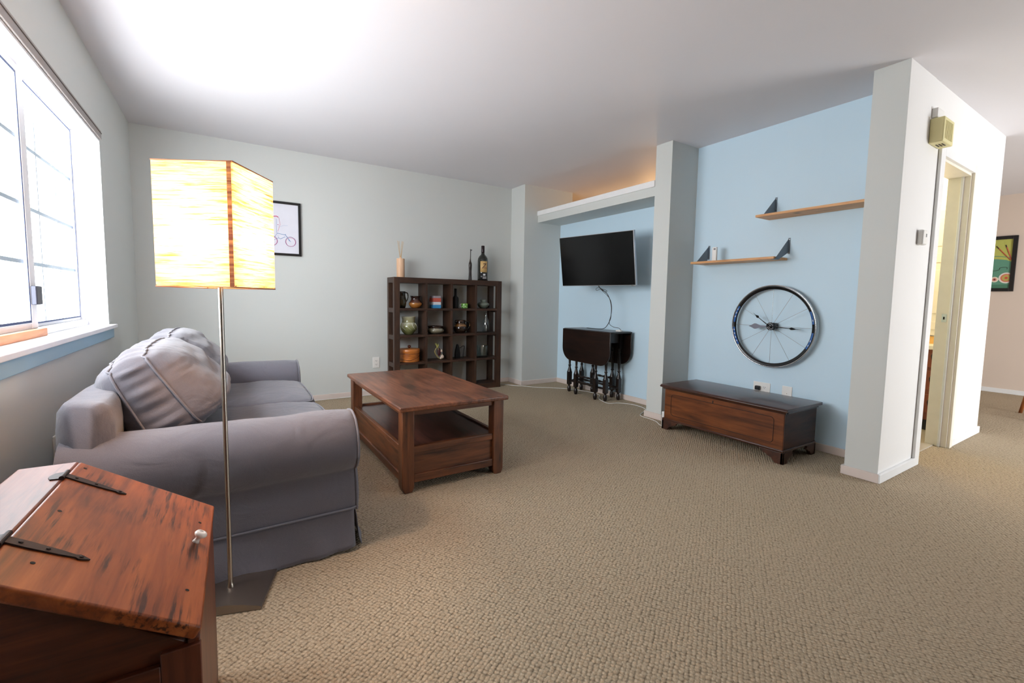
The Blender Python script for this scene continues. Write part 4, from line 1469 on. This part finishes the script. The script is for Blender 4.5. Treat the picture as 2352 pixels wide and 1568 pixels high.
for y0, s_ in ((-.012, 1), (CY + .012, -1)):
    w = MB().prism([(y0 + a * s_, b) for a, b in footprof()], 'x', -.012, .006)
    w.prism([(-.012 + a, b) for a, b in footprof(1, .12)], 'y', y0, y0 + .018 * s_)
    w.build('foot', M['chs'], ch, .003)
    w = MB().prism([(CX - .02 - a, b) for a, b in footprof(1, .12)], 'y', y0, y0 + .018 * s_)
    w.box(CX - .038, CX - .02, min(y0, y0 + .05 * s_), max(y0, y0 + .05 * s_), 0, .079)
    w.build('foot', M['chs'], ch, .003)
loop = rrect(CY - .13, .175, .025, 6, CY / 2, .215)
MB().tube([(-.0005, a, b) for a, b in loop], .0022, 6, closed=True).build('incised_line', flat('dark_groove', rgb(40, 18, 10), .6), ch, smooth=True)
MB().box(-.002, .0, CY / 2 + .035, CY / 2 + .043, .305, .325).build('keyhole', flat('keyhole_black', rgb(20, 10, 8), .6), ch)

# white power brick by the chest and the long white cord
tag(B('power_adapter', M['plastic'], (-.018, .018, -.012, .012, 0, .12), bevel=.004), 'upright white power brick on carpet between column and chest', 'adapter').location = (3.16, 2.50, .0)
cpts = [(.46, 4.852), (.9, 4.850), (1.35, 4.8565), (2.0, 4.8565), (2.70, 4.8565), (2.80, 4.853), (2.87, 4.74), (2.95, 4.60), (3.034, 4.50), (3.14, 4.36), (3.254, 4.274), (3.38, 4.16), (3.47, 4.02), (3.533, 3.80), (3.50, 3.66), (3.36, 3.52), (3.298, 3.343), (3.33, 3.30), (3.411, 3.275), (3.488, 3.17), (3.49, 3.03), (3.43, 2.93), (3.258, 2.845), (3.21, 2.79), (3.200, 2.687), (3.175, 2.598), (3.12, 2.51), (3.125, 2.463)]
rx = random.Random(2)
cpts = [(x + rx.uniform(-.006, .006), min(y, 4.8565), .005) for x, y in cpts]
tag(MB().tube(cr(cpts, 8), .0032, 8).build('white_cable', M['plastic'], smooth=True), 'thin white cord running along carpet from back wall to chest', 'cord')

# ------------------------------------------------------------------ wheel clock
CCX, CCY, CCZ = 3.565, 1.852, .886
ck = thing('wheel_clock', 'wall clock made from black and silver bicycle wheel on blue wall', 'clock', (CCX, CCY, CCZ))
Rw = .318
# rim: closed profile lathed about x (towards the wall is +x)
rim = MB()
prof = [(Rw, -.010), (Rw, .010), (Rw - .006, .0115), (Rw - .016, .011), (Rw - .028, .004), (Rw - .031, 0), (Rw - .028, -.004), (Rw - .016, -.011), (Rw - .006, -.0115), (Rw, -.010)]
rim.lathe(prof, 128, axis='x', cap=False)
rimo = rim.build('rim', flat('black_rim', rgb(20, 20, 22), .2, .3, coat=.5), ck, smooth='auto', weld=True)
MB().lathe([(Rw + .001, -.0105), (Rw + .0015, 0), (Rw + .001, .0105)], 128, axis='x', cap=False).build('brake_track', M['chrome'], ck, smooth=True, solid=.001)
MB().lathe([(Rw + .0005, -.0117), (Rw - .005, -.0121), (Rw - .0052, -.0116)], 128, axis='x', cap=False).build('brake_track', M['chrome'], ck, smooth=True, solid=.0006)
# blue decals on the left and right of the rim
bd = flat('blue_decal', rgb(40, 96, 168), .3)
wd_ = flat('white_decal', rgb(220, 224, 230), .3)


def decal(nm, mat, a0, a1, r0, r1, xo):
    w = MB()
    n = 18

    def P(s, t_):
        a = math.radians(a0 + (a1 - a0) * s)
        r = r0 + (r1 - r0) * t_
        x = -.0112 - .0006 - (0 if r > Rw - .016 else 0)
        x = -(.0118 - max(0, (Rw - .016 - r)) * .58) - xo
        return Vector((x, -r * math.cos(a), r * math.sin(a)))
    w.grid(P, n, 3)
    return w.build(nm, mat, ck, solid=.0003)


for a0, a1 in ((150, 176), (184, 212), (-30, -6), (6, 24)): decal('blue_decal', bd, a0, a1, Rw - .025, Rw - .012, .0004)
for a0, a1 in ((154, 158), (160, 164), (166, 170), (187, 191), (193, 197), (199, 203), (205, 209), (-26, -22), (-19, -15), (10, 14)): decal('white_lettering', wd_, a0, a1 - 1.5, Rw - .021, Rw - .0155, .0009)
for i in range(12):
    a = math.radians(i * 30)
    MB().tube([(0, .02 * math.cos(a), .02 * math.sin(a)), (0, (Rw - .03) * math.cos(a), (Rw - .03) * math.sin(a))], .0011, 6).build('spoke', M['chrome'], ck)
w = MB().lathe([(.030, -.022), (.031, -.014), (.022, -.010), (.020, .018), (.026, .022), (.026, .05)], 24, axis='x')
w.build('hub', flat('black_hub', rgb(30, 30, 32), .3, .5), ck, smooth='auto')
w = MB()
for i in range(12):
    a = 2 * PI * i / 12
    w.lathe([(.0035, -.0235), (.0035, -.022)], 8, (0, .022 * math.cos(a), .022 * math.sin(a)), 'x')
w.lathe([(.010, -.028), (.010, -.022)], 16, axis='x')
w.build('hub_bolts', M['chrome'], ck)
MB().prism(rrect(.055, .055, .01), 'x', -.008, .03).build('clock_movement', M['blackplastic'], ck)


def hand(ang_deg, L_, tail, x, wmax=.009, nm='clock_hand'):
    a = math.radians(ang_deg)
    # viewer's right is -y
    dx, dz = -math.cos(a), math.sin(a)
    nx, nz = -dz, dx
    out = [(-tail, .0), (-tail * .8, .010 if tail > .05 else .003), (-tail * .45, .004), (0, .003), (L_ * .62, .0022), (L_ * .68, wmax), (L_ * .72, wmax * .9), (L_ * .82, .002), (L_, .0004)]
    pts = [(u * dx + v_ * nx, u * dz + v_ * nz) for u, v_ in out] + [(u * dx - v_ * nx, u * dz - v_ * nz) for u, v_ in reversed(out[1:-1])]
    MB().prism(pts, 'x', x, x + .0015).build(nm, M['handblack'], ck)


hand(-3, .235, .03, -.032)
hand(143, .17, .02, -.034, .010)
# broad grey counter hand pointing left
a = math.radians(182)
out = [(0, .004), (.03, .004), (.07, .007), (.105, .021), (.12, .021), (.145, .007), (.165, .0)]
dx, dz = -math.cos(a), math.sin(a)
pts = [(u * dx - v_ * dz, u * dz + v_ * dx) for u, v_ in out] + [(u * dx + v_ * dz, u * dz - v_ * dx) for u, v_ in reversed(out[:-1])]
MB().prism(pts, 'x', -.030, -.0285).build('clock_hand', flat('grey_hand', rgb(112, 112, 124), .3, .5), ck)


# ------------------------------------------------------------------ wall shelves
def bracket(parent, y, z, front):
    w = MB()
    # triangular side plate in the x-z plane
    w.prism([(-.002, .145), (-.185 if front else -.165, -.018), (-.13 if front else -.03, -.018), (-.002, .04)] if front else [(-.002, .145), (-.165, .0), (-.03, .0), (-.002, .05)], 'y', y - .0015, y + .0015)
    w.box(-.003, 0, y - .012, y + .004, .03, .15)
    if front: w.box(-.185, -.13, y - .0, y + .03, -.0205, -.018)
    o = w.build('bracket', M['greymetal'], parent)
    for zz in (.137, .05): MB().lathe([(.0035, -.006), (.003, -.003)], 8, (0, y - .006, zz), 'x').build('screw', M['chrome'], o)


sh1 = thing('wall_shelf', 'upper pine wall shelf on grey brackets running behind white pillar', 'shelf', (XR, 0, 1.732))
B('board', M['pine'], (-.197, -.001, YP2 + .016, 1.948, -.018, 0), sh1, .0015)
bracket(sh1, 1.905, .0, False)
bracket(sh1, 1.23, .0, False)
sh2 = thing('wall_shelf', 'lower pine wall shelf on two grey brackets above wheel clock', 'shelf', (XR, 0, 1.411))
B('board', M['pine'], (-.197, -.001, 1.792, 2.50, -.018, 0), sh2, .0015)
bracket(sh2, 2.462, .0, False)
bracket(sh2, 1.789, .0, True)
t = thing('white_remote_sensor', 'slim white handheld device standing on the lower pine shelf', 'device', (3.50, 2.325, 1.4115))
B('body', M['plastic'], (-.010, .010, -.020, .020, 0, .118), t, .004)
B('button', flat('grey_button', rgb(120, 120, 124), .4), (-.0108, -.0098, -.012, .006, .095, .108), t)

# ------------------------------------------------------------------ wall plates etc.
def outlet(name, label, loc, rotz, w_=.074, h_=.118, n=1, blank=False):
    t = thing(name, label, 'outlet' if not blank else 'wall plate', loc, rotz)
    B('cover_plate', M['plastic'], (-w_ / 2, w_ / 2, -.006, 0, -h_ / 2, h_ / 2), t, .003)
    if not blank:
        for k in range(n):
            cx = (k - (n - 1) / 2) * .046
            for cz in (-.020, .020):
                s_ = MB().prism(rrect(.034, .028, .010, 4, cx, cz), 'y', -.0075, -.006).build('socket', M['plastic'], t)
                w = MB()
                w.box(cx - .008, cx - .0055, -.0079, -.0074, cz - .003, cz + .006).box(cx + .0055, cx + .008, -.0079, -.0074, cz - .003, cz + .006).box(cx - .002, cx + .002, -.0079, -.0074, cz - .010, cz - .006)
                w.build('slot', M['black'], s_)
    else:
        B('screw', M['chrome'], (-.002, .002, -.007, -.006, .0, .004), t)
    return t


outlet('wall_outlet', 'white wall outlet on back wall left of the bookcase', (1.356, YB, .352), 0)
outlet('wall_outlet', 'double white wall outlet with black plug above chest', (XR, 1.925, .372), -PI / 2, .135, .118, 2)
outlet('wall_plate', 'blank white wall plate above right end of chest', (XR, 1.731, .372), -PI / 2, blank=True)
outlet('wall_outlet', 'white wall outlet under the window behind the sofa arm', (XW, 2.62, .395), PI / 2)
t = thing('power_plug', 'black plug in double outlet above the chest', 'plug', (XR - .0075, 1.949, .385))
B('body', M['blackplastic'], (-.028, 0, -.018, .018, -.016, .016), t, .006)

t = thing('thermostat', 'small white thermostat on white hall wall left of doorway', 'thermostat', (3.60, YP1 - .002, 1.48))
B('body', M['plastic'], (-.035, .035, -.032, 0, -.045, .045), t, .008)
B('display', flat('grey_display', rgb(130, 136, 140), .3), (.004, .022, -.0326, -.0318, .002, .022), t)
t = thing('door_chime', 'yellowed ivory ribbed door chime box high on hall wall', 'chime', (3.708, YP1 - .002, 2.045))
B('housing', M['ivory'], (-.09, .09, -.068, 0, -.0, .145), t, .006)
w = MB()
for i in range(9): w.box(-.065 + i * .015, -.059 + i * .015, -.070, -.068, .02, .125)
w.build('ribs', M['ivory'], t)
w = MB()
for i in range(3): w.box(-.03, .03, -.052 + i * .014, -.044 + i * .014, -.0012, .0005)
w.build('speaker_slots', flat('dark_slot', rgb(70, 62, 44), .6), t)
tag(B('wall_sensor', M['plastic'], (-.062, .062, -.028, 0, -.028, .028), bevel=.003), 'small white sensor box just above the ivory door chime', 'sensor').location = (3.70, YP1 - .002, 2.228)

# wooden chair just entering the frame at right
t = thing('dining_chair', 'orange wooden dining chair with splayed leg at right frame edge', 'chair', (6.62, .72, 0), .3)
cw = wood('orange_chair_wood', rgb(150, 86, 44), rgb(186, 112, 60), rgb(204, 134, 78), 'Z', .4)
for sx, sy in ((-1, 1), (1, 1), (-1, -1), (1, -1)):
    MB().tube([(sx * .22, sy * .22, 0), (sx * .16, sy * .16, .43)], [.014, .020], 12).build('leg', cw, t, smooth=True)
MB().prism(rrect(.44, .42, .08), 'z', .43, .46).build('seat', cw, t, .008)
for sx in (-.17, 0, .17): MB().tube([(sx, -.18, .46), (sx * 1.1, -.25, .86)], .011, 8).build('back_spindle', cw, t, smooth=True)
MB().tube([(-.22, -.25, .87), (0, -.27, .88), (.22, -.25, .87)], .022, 10).build('top_rail', cw, t, smooth=True)

# warm lamps of the rooms beyond
light('POINT', 'bathroom_light', (4.7, 1.75, 2.1), 24, (1.0, .80, .50), .08)
light('POINT', 'kitchen_light', (4.9, 4.2, 2.1), 26, (1.0, .60, .30), .12)
